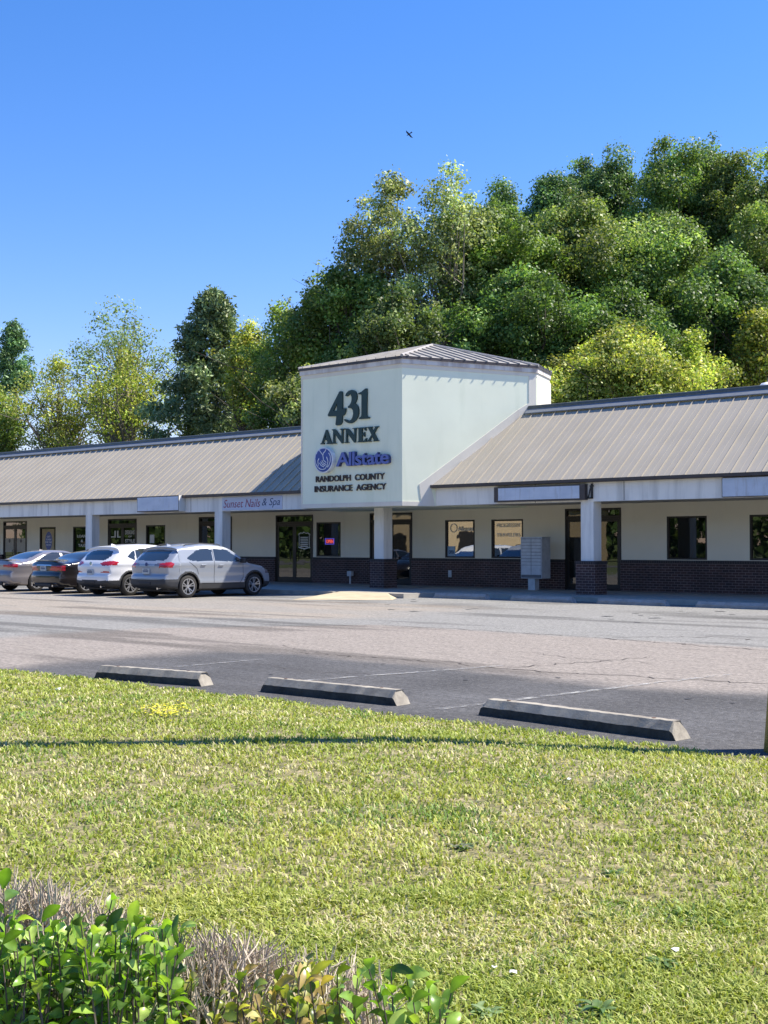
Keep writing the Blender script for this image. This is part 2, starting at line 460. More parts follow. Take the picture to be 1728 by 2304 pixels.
crack([(-10.9, 18.3), (-9.6, 19.6), (-7.9, 19.2), (-6.2, 18.6)], .03, cm, .06)
crack([(-9.2, 12.9), (-8.8, 14.2), (-8.6, 15.6)], .025, cm, .06)
crack([(-22, 15.4), (-18.3, 17.4), (-16.9, 17.5)], .025, cm, .06)
crack([(-14, 10.6), (-12, 11.2), (-10.8, 11.0)], .012, cm)
for _ in range(9):
    x, y = random.uniform(-22, -6), random.uniform(9.6, 22); a = random.uniform(-.5, .5)
    crack([(x, y), (x + math.cos(a) * 1.2, y + math.sin(a) * 1.2), (x + math.cos(a) * 2.4, y + math.sin(a) * 2 + .3)], .014, cm, .05)
tag(cm.build('pavement_cracks', plain('crack_dark', (0.07, 0.06, 0.055), 1)), kind='structure')  # cracks drawn as thin dark strips

def worn_paint():
    m = N('worn_white_line_paint'); m.set(Roughness=.8)
    p = m.pos(); m.color(m.ramp(m.noise(5, p, 4), [(0.3, (0.30, 0.30, 0.29)), (0.7, (0.44, 0.44, 0.42))]))
    t = m.new('ShaderNodeBsdfTransparent'); x = m.new('ShaderNodeMixShader')
    m.link(m.ramp(m.noise(7, m.mapping(p, (1.2, .5, 1)), 8, .75), [(0.44, 0.0), (0.64, .9)]), x.inputs[0])
    m.link(t.outputs[0], x.inputs[1]); m.link(m.bsdf.outputs[0], x.inputs[2]); m.link(x.outputs[0], m.out.inputs['Surface'])
    return m.m
sm = MB()
def stripe(x0, y0, x1, y1, w=.10):
    n = 14
    for i in range(n):
        a, b = i / n, (i + 1) / n
        xa, ya, xb, yb = x0 + (x1 - x0) * a, y0 + (y1 - y0) * a, x0 + (x1 - x0) * b, y0 + (y1 - y0) * b
        sm.add([(xa - w / 2, ya, .009), (xa + w / 2, ya, .009), (xb + w / 2, yb, .009), (xb - w / 2, yb, .009)], [(0, 1, 2, 3)])
a_, b_ = Wz(640, 1536), Wz(1130, 1499); stripe(a_[0], a_[1], b_[0], b_[1])
a_, b_ = Wz(985, 1597), Wz(1640, 1518); stripe(a_[0], a_[1], b_[0], b_[1])
a_, b_ = Wz(300, 1510), Wz(590, 1484); stripe(a_[0], a_[1], b_[0], b_[1], .06)
for x in (-24.35, -27.1 - .15, -29.95, -32.45, -35.1, -37.6, -40.3): stripe(x, 22.9, x, 27.9)
for x in (-21.4, -18.8, -16.2, -13.6, -11.0): stripe(x, 24.2, x, 29.4)
od = MB(); ro = random.Random(12)
for k in range(26):
    x, y = (ro.uniform(-12.5, -4.5), ro.uniform(9.6, 12.4)) if k < 10 else (ro.uniform(-23, -12), ro.uniform(22, 28)); s_ = ro.uniform(.015, .05) * (1 if k < 10 else 3); m_ = ro.randint(7, 11)
    od.add([(x + math.cos(2 * PI * i / m_) * s_ * ro.uniform(.5, 1.3), y + math.sin(2 * PI * i / m_) * s_ * ro.uniform(.5, 1.3), .0045) for i in range(m_)], [tuple(range(m_))])
tag(od.build('oil_drips', plain('oil_stain', (0.03, 0.03, 0.031), .6)), kind='structure')
tag(sm.build('parking_stripes', worn_paint()), kind='structure')

# sidewalk, kerb, ramp
sw = MB()
sw.prism([(-80, 28.0), (-23.6, 28.0), (-23.6, 29.7), (16, 29.7), (16, 34.3), (-80, 34.3)], -.05, .13)
tag(sw.build('sidewalk', M['walk']), kind='structure')
kb = MB()
kb.prism([(-80, 27.85), (-26.3, 27.85), (-26.3, 27.998), (-80, 27.998)], -.05, .134)
kb.prism([(-24.0, 27.85), (-23.45, 27.85), (-23.45, 29.55), (16, 29.55), (16, 29.698), (-23.598, 29.698), (-23.598, 27.998), (-24.0, 27.998)], -.05, .134)
tag(kb.build('kerb', M['kerb']), kind='structure')
rp = MB()
A_, B_, C_, D_ = (-26.1, 27.99, .134), (-24.2, 28.0, .134), (-22.95, 26.75, .006), (-25.2, 25.0, .006)
rp.add([A_, B_, C_, D_, (-26.6, 27.85, .006), (-23.7, 27.85, .006)], [(0, 3, 2, 1), (0, 4, 3), (1, 2, 5)])
tag(rp.build('ramp', M['ramp']), kind='structure')

# ------------------------------------------------------------------ the shopping strip
WY, BY, BZ = 34.0, 30.9, 2.81
EZ, EY, RY, RZ = 3.45, 30.75, 33.87, 5.82
HEX = [(-29.6, 29.8), (-25.15, 29.8), (-23.2, 34.4), (-23.75, 36.0), (-25.4, 38.0), (-29.6, 38.0), (-31.5, 33.9)]
B = empty('shopping_strip', (-27.4, 34, 0), 'long low stucco and brick shop building with metal roof and pale green sign tower', 'building')

def zx(u, v): p = Wy(u, v, WY); return p[0], p[2]
# doors: u0, u1, v top, v header top, v header bottom, leaves, label
doors = [(7.6, 60.3, 1166.9, 1182, 1187, 2), (243, 307.3, 1160, 1178, 1183, 2), (447.7, 521.8, 1154.8, 1173, 1178, 2), (620.8, 704.2, 1150.3, 1173, 1180, 2),
         (832.5, 927.7, 1145, 1168, 1176, 2), (1272, 1397.9, 1133, 1160, 1168, 2)]
wins = [(89, 125, 1185.8), (164, 213, 1184.8), (328, 371.6, 1181.5), (711.9, 766.6, 1175), (1001.5, 1068.3, 1170), (1105.6, 1177, 1168.5), (1500.4, 1590.8, 1161.2), (1686.8, 1783, 1157.5)]
WZ0, WZ1 = 1.12, 2.26
opens = []
for u0, u1, vt, a, b, n in doors:
    x0 = Wy(u0, 1230, WY)[0]; x1 = Wy(u1, 1230, WY)[0]; opens.append((x0, x1, .13, 2.72))
DOORX = list(opens)
WINX = []
for u0, u1, vt in wins:
    x0 = Wy(u0, 1230, WY)[0]; x1 = Wy(u1, 1230, WY)[0]; z1 = Wy((u0 + u1) / 2, vt, WY)[2]; WINX.append((x0, x1, WZ0, z1)); opens.append((x0, x1, WZ0, z1))
def wall_open(y, x0, x1, z0, z1, ops, depth=.14):
    mb = MB()
    X = sorted({x0, x1} | {o[0] for o in ops if x0 < o[0] < x1} | {o[1] for o in ops if x0 < o[1] < x1})
    Z = sorted({z0, z1} | {o[2] for o in ops if z0 < o[2] < z1} | {o[3] for o in ops if z0 < o[3] < z1})
    for a, b in zip(X[:-1], X[1:]):
        for c, d in zip(Z[:-1], Z[1:]):
            mx, mz = (a + b) / 2, (c + d) / 2
            if any(o[0] < mx < o[1] and o[2] < mz < o[3] for o in ops): continue
            mb.add([(a, y, c), (b, y, c), (b, y, d), (a, y, d)], [(0, 1, 2, 3)])
    for o in ops:
        a, b, c, d = max(o[0], x0), min(o[1], x1), max(o[2], z0), min(o[3], z1)
        if a >= b or c >= d: continue
        e = y + depth
        mb.add([(a, y, c), (a, e, c), (a, e, d), (a, y, d)], [(0, 1, 2, 3)]); mb.add([(b, y, c), (b, e, c), (b, e, d), (b, y, d)], [(3, 2, 1, 0)])
        if d < z1: mb.add([(a, y, d), (a, e, d), (b, e, d), (b, y, d)], [(0, 1, 2, 3)])
        if c > z0: mb.add([(a, y, c), (b, y, c), (b, e, c), (a, e, c)], [(0, 1, 2, 3)])
    return mb
wall_open(WY, -80, 16, 1.07, 2.86, opens).build('front_wall', M['stucco_wall'], B)
dops = [(o[0], o[1], 0, 5) for o in DOORX]
bw = wall_open(WY - .06, -80, 16, .10, 1.01, dops, .2); bw.build('brick_wainscot', M['brick'], B)
sc = MB()
edges = [-80] + [e for o in sorted(DOORX) for e in (o[0], o[1])] + [16]
for a, b in zip(edges[0::2], edges[1::2]): sc.box((a, WY - .075, 1.012), (b, WY + .02, 1.10))
sc.build('brick_sill_course', M['soldier'], B)
ib = MB()
ib.add([(-80, 41, 0), (16, 41, 0), (16, 41, 4), (-80, 41, 4)], [(0, 1, 2, 3)])
ib.add([(-80, WY + .3, .12), (16, WY + .3, .12), (16, 41, .12), (-80, 41, .12)], [(0, 1, 2, 3)])
ib.add([(-80, WY + .3, 2.87), (16, WY + .3, 2.87), (16, 41, 2.87), (-80, 41, 2.87)], [(0, 1, 2, 3)])
for x in (-46.5, -37.3, -29.2, -20.8, -17.6): ib.box((x, WY + .3, .121), (x + .12, 40.99, 2.869))
ib.build('interior_rooms', M['interior'], B)
# back mass and flat roof
bm_ = MB()
bm_.box((-80, 50, 0), (16, 50.3, 5.6)); bm_.box((-80, 34.3, 0), (-79.7, 50, 5.6)); bm_.box((15.7, 34.3, 0), (16, 50, 5.6)); bm_.build('rear_walls', M['stucco_wall'], B)
MB().box((-80, 34.25, 5.6), (16, 50.3, 5.72)).build('flat_roof', M['ridge'], B)
# soffit over the walkway, eave beam
MB().box((-80, BY + .25, 2.85), (16, WY + .3, 2.88)).build('walkway_ceiling', M['soffit'], B)
KR, KL = 1.95 / 4.6, 1.9 / 4.1
def towx(y, side):   # tower face position at depth y
    return -25.15 + (y - 29.8) * KR if side > 0 else -29.6 - (y - 29.8) * KL
for x0, x1 in ((-80, towx(BY, -1) + .1), (towx(BY, 1) - .1, 16)):
    mb = MB(); mb.box((x0, BY, BZ), (x1, BY + .25, 3.40)); mb.build('fascia_beam', M['stucco_beam'], B)
for x in (-46.0, -36.6, -20.9, -17.9): MB().box((x, BY - .006, BZ + .01), (x + .015, BY, 3.38)).build('beam_joint', M['dark_trim'], B)
# roofs with standing seams
sl_ = (RZ - EZ) / (RY - EY)
def roofz(y): return EZ + (y - EY) * sl_
nrm = Vector((0, -sl_, 1)).normalized()
def seam(mb, x, ya, yb, h=.04, w=.022):
    for (xx, hh, ww) in ((x, h, w),):
        p0 = Vector((xx, ya, roofz(ya))); p1 = Vector((xx, yb, roofz(yb)))
        mb.sweep([(-ww / 2, -.01), (ww / 2, -.01), (ww / 3, hh), (-ww / 3, hh)], p0, p1, (1, 0, 0), nrm)
for side in (-1, 1):
    mb = MB()
    xe, xt = towx(EY, side), towx(RY, side)
    far = -80 if side < 0 else 16
    poly = [(far, EY), (xe, EY), (xt, RY), (far, RY)]
    top = [(x, y, roofz(y)) for x, y in poly]; bot = [(x, y, roofz(y) - .05) for x, y in poly]
    mb.add(top + bot, [(0, 1, 2, 3), (7, 6, 5, 4), (0, 4, 5, 1), (1, 5, 6, 2), (2, 6, 7, 3), (3, 7, 4, 0)])
    x = Wy(1541, 1066, EY)[0] if side > 0 else Wy(592.8, 1107.7, EY)[0]
    sp = .4405
    while (x > far) if side < 0 else (x > xe): x -= sp
    x += sp
    while x < (xe if side < 0 else far) + 2.2:
        if side < 0: yb = RY if x < xt else 29.8 + (-29.6 - x) / KL; ya = EY
        else: yb = RY if x > xt else 29.8 + (x + 25.15) / KR; ya = EY
        if yb > ya + .05 and min(far, xe) - .01 <= x <= max(far, xe) + .01 or (yb > ya + .05 and side > 0 and xe < x < far): 
            seam(mb, x, ya - .02, yb)
            if x + sp / 2 < (xe - .1 if side < 0 else far): seam(mb, x + sp / 2, ya, min(yb, RY), .006, .03)
        x += sp
    o = mb.build('metal_roof', M['roof'], B)
    if side > 0:
        pass
for side in (-1, 1):
    far = -80 if side < 0 else 16
    xe = towx(EY - .05, side); xt = towx(RY, side)
    MB().box((far, EY - .05, 3.37), (xe - side * .02, EY - .005, 3.46)).build('eave_trim', M['dark_trim'], B)
    MB().box((far, EY - .005, 3.36), (towx(EY, side) - side * .05, BY + .2, 3.40)).build('eave_soffit', M['dark_trim'], B)
    xt2 = towx(RY + .25, side)
    mb = MB(); mb.sweep([(-.02, .05), (-.02, .075), (.20, .245), (.22, .22)], (far, RY, RZ), (xt2, RY, RZ), (0, 1, 0)); mb.build('ridge_flashing', M['flash'], B)
    mb = MB(); mb.sweep([(.17, .215), (.17, .27), (.20, .275), (.21, .33), (.24, .345), (.62, .345), (.62, .10), (.24, .10)], (far, RY, RZ), (xt2, RY, RZ), (0, 1, 0)); fix_normals(mb.build('ridge_cap', M['ridge'], B))
    MB().box((far, RY + .13, 2.9), (xt, RY + .45, RZ + .09)).build('parapet', M['stucco_wall'], B)

# columns
def column(u0, u1, u2, yf, round_=False):
    x0, x1 = Wy(u0, 1200, yf)[0], Wy(u1, 1200, yf)[0]
    q = ray(u2, 1200); y2 = yf + .42
    p = _O + q * (x1 / q[0]); y2 = p[1]
    sh = MB().box((x0, yf, 1.10), (x1, y2, 2.86)).build('column', M['stucco_beam'], B)
    mb = MB(); a = .11
    mb.box((x0 - a, yf - a, .10), (x1 + a, y2 + a, 1.00)); mb.build('brick_pedestal', M['brick'], sh)
    MB().box((x0 - a - .015, yf - a - .015, 1.001), (x1 + a + .015, y2 + a + .015, 1.10)).build('brick_cap', M['soldier'], sh)
for a in ((192.6, 206.9, 223.8, 30.91), (482.8, 500, 518.6, 30.91), (842, 863.3, 882.6, 31.1), (1307, 1335.4, 1352.9, 30.91)): column(*a)

# storefront doors and windows
def frame_ring(mb, x0, x1, z0, z1, w, y0, y1, bot=None):
    b = w if bot is None else bot
    mb.box((x0, y0, z0), (x0 + w, y1, z1)); mb.box((x1 - w, y0, z0), (x1, y1, z1))
    mb.box((x0 + w, y0, z1 - w), (x1 - w, y1, z1)); mb.box((x0 + w, y0, z0), (x1 - w, y1, z0 + b))
DO = []
for i, ((x0, x1, z0, z1), d) in enumerate(zip(DOORX, doors)):
    dk = M['glass_dark'] if i < 3 else M['glass_door']
    e = empty('shop_door', ((x0 + x1) / 2, WY, .13)); e.parent = B; e.location = Vector(e.location) - B.location
    zt = Wy((d[0] + d[1]) / 2, (d[3] + d[4]) / 2, WY)[2]
    mb = MB(); frame_ring(mb, x0, x1, z0, z1, .055, WY - .02, WY + .10, .03); mb.box((x0 + .055, WY - .02, zt - .05), (x1 - .055, WY + .10, zt + .05))
    mb.build('door_frame', M['frame'], e)
    MB().box((x0 + .055, WY + .05, zt + .05), (x1 - .055, WY + .056, z1 - .055)).build('transom_pane', dk, e)
    xm = (x0 + x1) / 2
    for k, (a, b) in enumerate(((x0 + .06, xm - .004), (xm + .004, x1 - .06))):
        mb = MB(); frame_ring(mb, a, b, .17, zt - .055, .085, WY + .01, WY + .055, .16)
        hx = b - .13 if k == 0 else a + .13
        mb.tube([(hx, WY + .01, .95), (hx, WY - .05, .97), (hx, WY - .05, 1.32), (hx, WY + .01, 1.34)], .013, 6)
        mb.tube([(a + .1, WY - .04, 1.05), (b - .1, WY - .04, 1.05)], .012, 6)
        mb.box((a + .085, WY + .028, .33), (b - .085, WY + .034, zt - .14))
        o = mb.build('door_leaf', M['frame'], e)
        o.data.materials.append(dk)
        for pidx in range(len(o.data.polygons) - 6, len(o.data.polygons)): o.data.polygons[pidx].material_index = 1
    DO.append(e)
WO = []
for i, (x0, x1, z0, z1) in enumerate(WINX):
    mb = MB(); frame_ring(mb, x0, x1, z0, z1, .055, WY + .0, WY + .11)
    w = mb.build('window', M['frame'], B)
    MB().box((x0 + .055, WY + .06, z0 + .055), (x1 - .055, WY + .066, z1 - .055)).build('pane', M['glass'] if i in (4, 5) else M['glass_door'], w)
    WO.append(w)
# blinds behind the two right-hand windows
for i in (6, 7):
    x0, x1, z0, z1 = WINX[i]; mb = MB(); z = z0 + .1
    while z < z1 - .07:
        mb.add([(x0 + .08, WY + .16, z), (x0 + (x1 - x0) * .62, WY + .16, z), (x0 + (x1 - x0) * .62, WY + .19, z + .02), (x0 + .08, WY + .19, z + .02)], [(0, 1, 2, 3)]); z += .032
    mb.build('window_blind', plain('blind_slats', (0.10, 0.12, 0.16), .6), WO[i])

# ---- tower
T = MB()
n = len(HEX)
T.add([(x, y, 2.79) for x, y in HEX] + [(x, y, 7.52) for x, y in HEX], [(i, (i + 1) % n, n + (i + 1) % n, n + i) for i in range(n)] + [tuple(range(n))[::-1]])
tw = T.build('sign_tower', M['stucco_tower'], B)
def off(poly, d):
    out = []; n = len(poly)
    for i in range(n):
        p0, p1, p2 = Vector(poly[i - 1]), Vector(poly[i]), Vector(poly[(i + 1) % n])
        a = (p1 - p0).normalized(); b = (p2 - p1).normalized()
        na = Vector((a.y, -a.x)); nb = Vector((b.y, -b.x)); m = (na + nb).normalized()
        out.append(tuple(p1 + m * (d / max(.3, m.dot(na)))))
    return out
def band(d0, d1, z0, z1, name, mat):
    a, b = off(HEX, d0), off(HEX, d1); mb = MB(); n = len(HEX)
    vs = [(x, y, z0) for x, y in a] + [(x, y, z0) for x, y in b] + [(x, y, z1) for x, y in a] + [(x, y, z1) for x, y in b]
    fs = []
    for i in range(n):
        j = (i + 1) % n
        fs += [(i, n + i, n + j, j)[::-1], (n + i, n + j, 3 * n + j, 3 * n + i), (2 * n + i, 3 * n + i, 3 * n + j, 2 * n + j), (j, 2 * n + j, 2 * n + i, i)]
    mb.add(vs, fs); return fix_normals(mb.build(name, mat, tw))
band(-.02, .055, 7.27, 7.42, 'tower_fascia', M['fascia_w'])
band(-.02, .085, 7.42, 7.50, 'tower_drip_edge', M['dark_trim'])
band(-.02, .015, 7.14, 7.269, 'tower_top_trim', M['stucco_trim'])
def face_poly(i, pts, name, mat, d=.015):
    """polygon on tower face i, pts as (distance along face, z)"""
    a, b = Vector(HEX[i]), Vector(HEX[(i + 1) % len(HEX)]); t = (b - a).normalized(); nn = Vector((t.y, -t.x)); m = len(pts)
    f = [(a.x + t.x * s + nn.x * d, a.y + t.y * s + nn.y * d, z) for s, z in pts]; g = [(a.x + t.x * s - nn.x * .02, a.y + t.y * s - nn.y * .02, z) for s, z in pts]
    mb = MB(); mb.add(f + g, [tuple(range(m)), tuple(range(m, 2 * m))[::-1]] + [(k, m + k, m + (k + 1) % m, (k + 1) % m) for k in range(m)])
    return fix_normals(mb.build(name, mat, tw))
LF = 4.45
face_poly(0, [(0, 2.792), (LF + .01, 2.792), (LF + .01, 2.93), (0, 2.93)], 'tower_base_trim', M['stucco_trim'])
face_poly(0, [(0, 2.931), (.07, 2.931), (.07, 7.139), (0, 7.139)], 'tower_edge_trim', M['stucco_trim'])
rl = math.hypot(1.95, 4.6)
def sr(y): return (y - 29.8) / 4.6 * rl
pts = [(0, 2.792), (sr(30.88), 2.792), (sr(30.74), 3.40), (sr(33.9), 5.85), (sr(34.38), 6.1), (sr(34.38), 7.139), (sr(34.12), 7.139), (sr(34.12), 6.25), (sr(33.75), 6.02), (sr(30.35), 3.48), (sr(30.42), 2.93), (0, 2.93)]
face_poly(1, pts, 'tower_side_trim', M['stucco_trim'])
face_poly(2, [(.05, 2.8), (1.86, 2.8), (1.86, 7.139), (.05, 7.139)], 'tower_back_panel', M['stucco_trim'])
# hipped roof
EV = off(HEX, .09); AP = Vector((-27.3, 34.0, 8.58)); mb = MB(); n = len(EV)
mb.add([(x, y, 7.505) for x, y in EV] + [tuple(AP)], [(i, (i + 1) % n, n) for i in range(n)] + [tuple(range(n))[::-1]])
for i in range(n):
    p0 = Vector((*EV[i], 7.505)); p1 = Vector((*EV[(i + 1) % n], 7.505)); t = (p1 - p0); L = t.length; t.normalize()
    nr = (p1 - p0).cross(AP - p0).normalized()
    if nr.z < 0: nr = -nr
    up = nr.cross(t).normalized()
    if up.z < 0: up = -up
    sa = (AP - p0).dot(t); ha = (AP - p0).dot(up)
    s = .23
    while s < L - .1:
        h = ha * (s / sa if s < sa else (L - s) / (L - sa))
        q = p0 + t * s; mb.sweep([(-.016, -.005), (.016, -.005), (.011, .04), (-.011, .04)], q - up * .03, q + up * h, t, nr)
        s += .41
mb.build('tower_roof', M['roof2'], tw)
mb = MB()
for i in range(n): mb.tube([Vector((*EV[i], 7.515)), AP + Vector((0, 0, .012))], .05, 6)
mb.build('hip_cap', plain('hip_cap_metal', (0.38, 0.36, 0.34), .5), tw)

# ---- lettering
def mono(pts_loops, plane_y, depth, name, mat, parent, conv, thick_dir=-1):
    """closed outlines (first = outer, others = holes) filled and given thickness, on the plane y = plane_y"""
    cu = bpy.data.curves.new('tmp', 'CURVE'); cu.dimensions = '2D'; cu.fill_mode = 'BOTH'
    for lp in pts_loops:
        w = [conv(*p) for p in lp]
        s = cu.splines.new('POLY'); s.points.add(len(w) - 1); s.use_cyclic_u = True
        for q, p in zip(s.points, w): q.co = (p[0], p[1], 0, 1)
    cu.extrude = depth / 2
    ob = bpy.data.objects.new('tmp', cu); COL.objects.link(ob)
    me = ob.to_mesh(); vs = [(v.co.x, plane_y - depth / 2 - v.co.z, v.co.y) for v in me.vertices]; fs = [tuple(p.vertices) for p in me.polygons]
    ob.to_mesh_clear(); bpy.data.objects.remove(ob); bpy.data.curves.remove(cu)
    return mesh_obj(name, vs, fs, mat, parent)
def text2d(body, extrude=.02, shear=0, offset=0.0, spacing=1.0):
    cu = bpy.data.curves.new('tmp', 'FONT'); cu.body = body; cu.extrude = extrude / 2; cu.shear = shear; cu.offset = offset; cu.space_character = spacing; cu.resolution_u = 4
    ob = bpy.data.objects.new('tmp', cu); COL.objects.link(ob)
    me = ob.to_mesh(); v = np.array([tuple(p.co) for p in me.vertices]); f = [tuple(p.vertices) for p in me.polygons]
    ob.to_mesh_clear(); bpy.data.objects.remove(ob); bpy.data.curves.remove(cu)
    return v, f
def islands(nv, faces):
    par = list(range(nv))
    def find(a):
        while par[a] != a: par[a] = par[par[a]]; a = par[a]
        return a
    for f in faces:
        r = find(f[0])
        for k in f[1:]: par[find(k)] = r
    g = {}
    for f in faces: g.setdefault(find(f[0]), []).append(f)
    return list(g.values())
def weld(v, f):
    key = {}; mp = []; nv = []
    for p in v:
        k = (round(p[0], 4), round(p[1], 4), round(p[2], 4))
        if k not in key: key[k] = len(nv); nv.append(p)
        mp.append(key[k])
    ff = [tuple(dict.fromkeys(mp[i] for i in q)) for q in f]
    return np.array(nv), [q for q in ff if len(q) > 2]
def text_obj(body, x0, x1, z0, z1, y, depth, name, mat, parent, shear=0, offset=0, split=False, spacing=1.0, edge=None):
    v, f = text2d(body, 1.0, shear, offset, spacing); v, f = weld(v, f)
    mn, mx = v.min(0), v.max(0)
    w = np.empty_like(v)
    w[:, 0] = x0 + (v[:, 0] - mn[0]) / (mx[0] - mn[0]) * (x1 - x0)
    w[:, 2] = z0 + (v[:, 1] - mn[1]) / (mx[1] - mn[1]) * (z1 - z0)
    w[:, 1] = y - depth * (v[:, 2] - mn[2]) / (mx[2] - mn[2])
    out = []
    for g in (islands(len(w), f) if split else [f]):
        used = sorted({i for q in g for i in q}); mp = {a: b for b, a in enumerate(used)}
        o = mesh_obj(name, w[used], [tuple(mp[i] for i in q) for q in g], mat, parent)
        if edge:
            o.data.materials.append(edge)
            for p in o.data.polygons:
                if abs(p.normal.y) < .5: p.material_index = 1
        out.append(o)
    return out
SY = 29.8 - .005
def tz(x, y):   # traced glyph point -> point on the sign face
    p = Wy(715 + x / 11.06, 865 + y / 11.06, SY - .03); return (p[0], p[2])
G = {
 'four': [[(545, 180), (575, 168), (610, 175), (622, 210), (625, 625), (655, 590), (708, 592), (700, 680), (680, 740), (645, 768), (618, 780), (612, 940), (575, 1000), (530, 1017), (480, 1022), (450, 1000), (475, 790), (275, 795), (258, 765), (290, 690)], [(487, 470), (490, 650), (395, 657)]],
 'three': [[(850, 138), (900, 145), (940, 170), (970, 220), (985, 290), (980, 360), (960, 420), (928, 468), (980, 505), (1012, 560), (1028, 640), (1025, 730), (1000, 815), (960, 885), (900, 940), (840, 966), (780, 965), (715, 938), (658, 885), (668, 865), (715, 870), (785, 907), (840, 880), (875, 810), (893, 720), (880, 640), (845, 595), (765, 583), (753, 555), (800, 515), (838, 450), (852, 380), (850, 310), (832, 255), (795, 245), (745, 298), (690, 285), (720, 215), (780, 158)]],
 'one': [[(1190, 103), (1228, 100), (1234, 130), (1226, 765), (1242, 795), (1298, 818), (1290, 848), (1040, 863), (1025, 838), (1080, 805), (1095, 755), (1098, 262), (1080, 247), (1015, 243), (1013, 222), (1100, 180)]],
 'A': [[(212, 1128), (240, 1130), (340, 1430), (368, 1458), (360, 1482), (225, 1482), (225, 1464), (252, 1450), (235, 1385), (165, 1388), (148, 1445), (170, 1464), (168, 1486), (75, 1491), (75, 1472), (105, 1450)], [(203, 1235), (182, 1345), (224, 1343)]],
 'N': [[(360, 1118), (430, 1114), (470, 1150), (597, 1330), (597, 1135), (555, 1120), (555, 1105), (672, 1098), (672, 1112), (635, 1130), (632, 1465), (605, 1468), (430, 1228), (430, 1440), (465, 1460), (462, 1475), (366, 1479), (366, 1463), (388, 1445), (392, 1155), (360, 1133)]],
 'N2': [[(683, 1100), (750, 1097), (790, 1120), (913, 1290), (913, 1115), (870, 1105), (870, 1090), (985, 1081), (985, 1093), (955, 1108), (945, 1446), (915, 1450), (745, 1210), (745, 1428), (782, 1440), (782, 1455), (670, 1460), (670, 1446), (703, 1430), (707, 1135), (683, 1115)]],
 'E': [[(992, 1080), (1202, 1065), (1206, 1152), (1185, 1152), (1160, 1102), (1110, 1100), (1110, 1235), (1140, 1230), (1155, 1187), (1175, 1187), (1180, 1300), (1160, 1300), (1140, 1263), (1110, 1263), (1108, 1405), (1160, 1400), (1203, 1335), (1225, 1335), (1216, 1405), (1197, 1432), (992, 1442), (992, 1428), (1022, 1413), (1022, 1103), (992, 1093)]],
 'X': [[(1225, 1062), (1365, 1051), (1368, 1063), (1340, 1073), (1388, 1165), (1435, 1070), (1413, 1056), (1418, 1045), (1522, 1040), (1522, 1055), (1490, 1072), (1412, 1205), (1498, 1380), (1525, 1392), (1522, 1408), (1380, 1420), (1378, 1405), (1405, 1393), (1360, 1290), (1300, 1395), (1340, 1412), (1337, 1425), (1222, 1427), (1222, 1412), (1260, 1390), (1345, 1250), (1265, 1087), (1225, 1076)]],
}
s1 = empty('wall_lettering', (-27.4, 29.8, 6.0), 'dark green raised letters reading 431 ANNEX high on the tower', 'sign')
for k, loops in G.items():
    mono(loops, SY, .055, 'numeral' if k in ('four', 'three', 'one') else 'letter', M['green'], s1, tz)
def t2(x, y, yy=None):
    p = Wy(690 + x / 8.295, 1000 + y / 8.295, SY - .03 if yy is None else yy); return (p[0], p[2])
# round emblem
c0 = t2(300, 292, SY - .2); cr = (t2(300, 52, SY - .2)[1] - t2(300, 530, SY - .2)[1]) / 2
s2 = empty('round_emblem_sign', (c0[0], 29.8, c0[1]), 'round blue sign with white hands emblem and white rim on the tower', 'sign')
mb = MB(); mb.lathe([(0, 0), (cr, 0), (cr, .17), (cr * .93, .18), (cr * .93, .165), (0, .165)], (c0[0], SY, c0[1]), (0, -1, 0), 48)
fix_normals(mb.build('rim', M['logo_white'], s2))
mb = MB(); mb.lathe([(0, .176), (cr * .905, .176), (cr * .905, .16)], (c0[0], SY, c0[1]), (0, -1, 0), 48)
fix_normals(mb.build('disc', M['blue'], s2))
mb = MB()
strokes = [[(232, 100), (262, 145), (296, 190), (309, 235), (314, 290), (340, 318), (362, 333)], [(360, 90), (342, 130), (312, 160), (303, 200)], [(190, 160), (165, 185), (155, 270), (172, 360), (205, 428)], [(205, 428), (216, 380), (208, 310), (228, 265)],
           [(412, 160), (440, 215), (442, 310), (415, 385), (388, 430)], [(388, 430), (384, 380), (398, 310), (372, 235)], [(240, 345), (268, 392), (320, 418)], [(262, 322), (290, 368), (345, 398)], [(286, 300), (310, 345), (362, 374)], [(222, 435), (255, 462), (295, 470), (345, 452), (380, 395)]]
for st in strokes:
    P = [Vector((t2(x, y, SY - .18)[0], 0, t2(x, y, SY - .18)[1])) for x, y in st]
    for a, b in zip(P[:-1], P[1:]):
        t = (b - a); L = t.length; t.normalize(); s = Vector((-t.z, 0, t.x)) * .014; a = a - t * .006; b = b + t * .006
        mb.add([(q.x, yy, q.z) for yy in (SY - .1765, SY - .183) for q in (a + s, a - s, b - s, b + s)], [(4, 5, 6, 7), (0, 4, 7, 3), (1, 2, 6, 5), (0, 1, 5, 4), (3, 7, 6, 2)])
mb.build('emblem', M['logo_white'], s2)
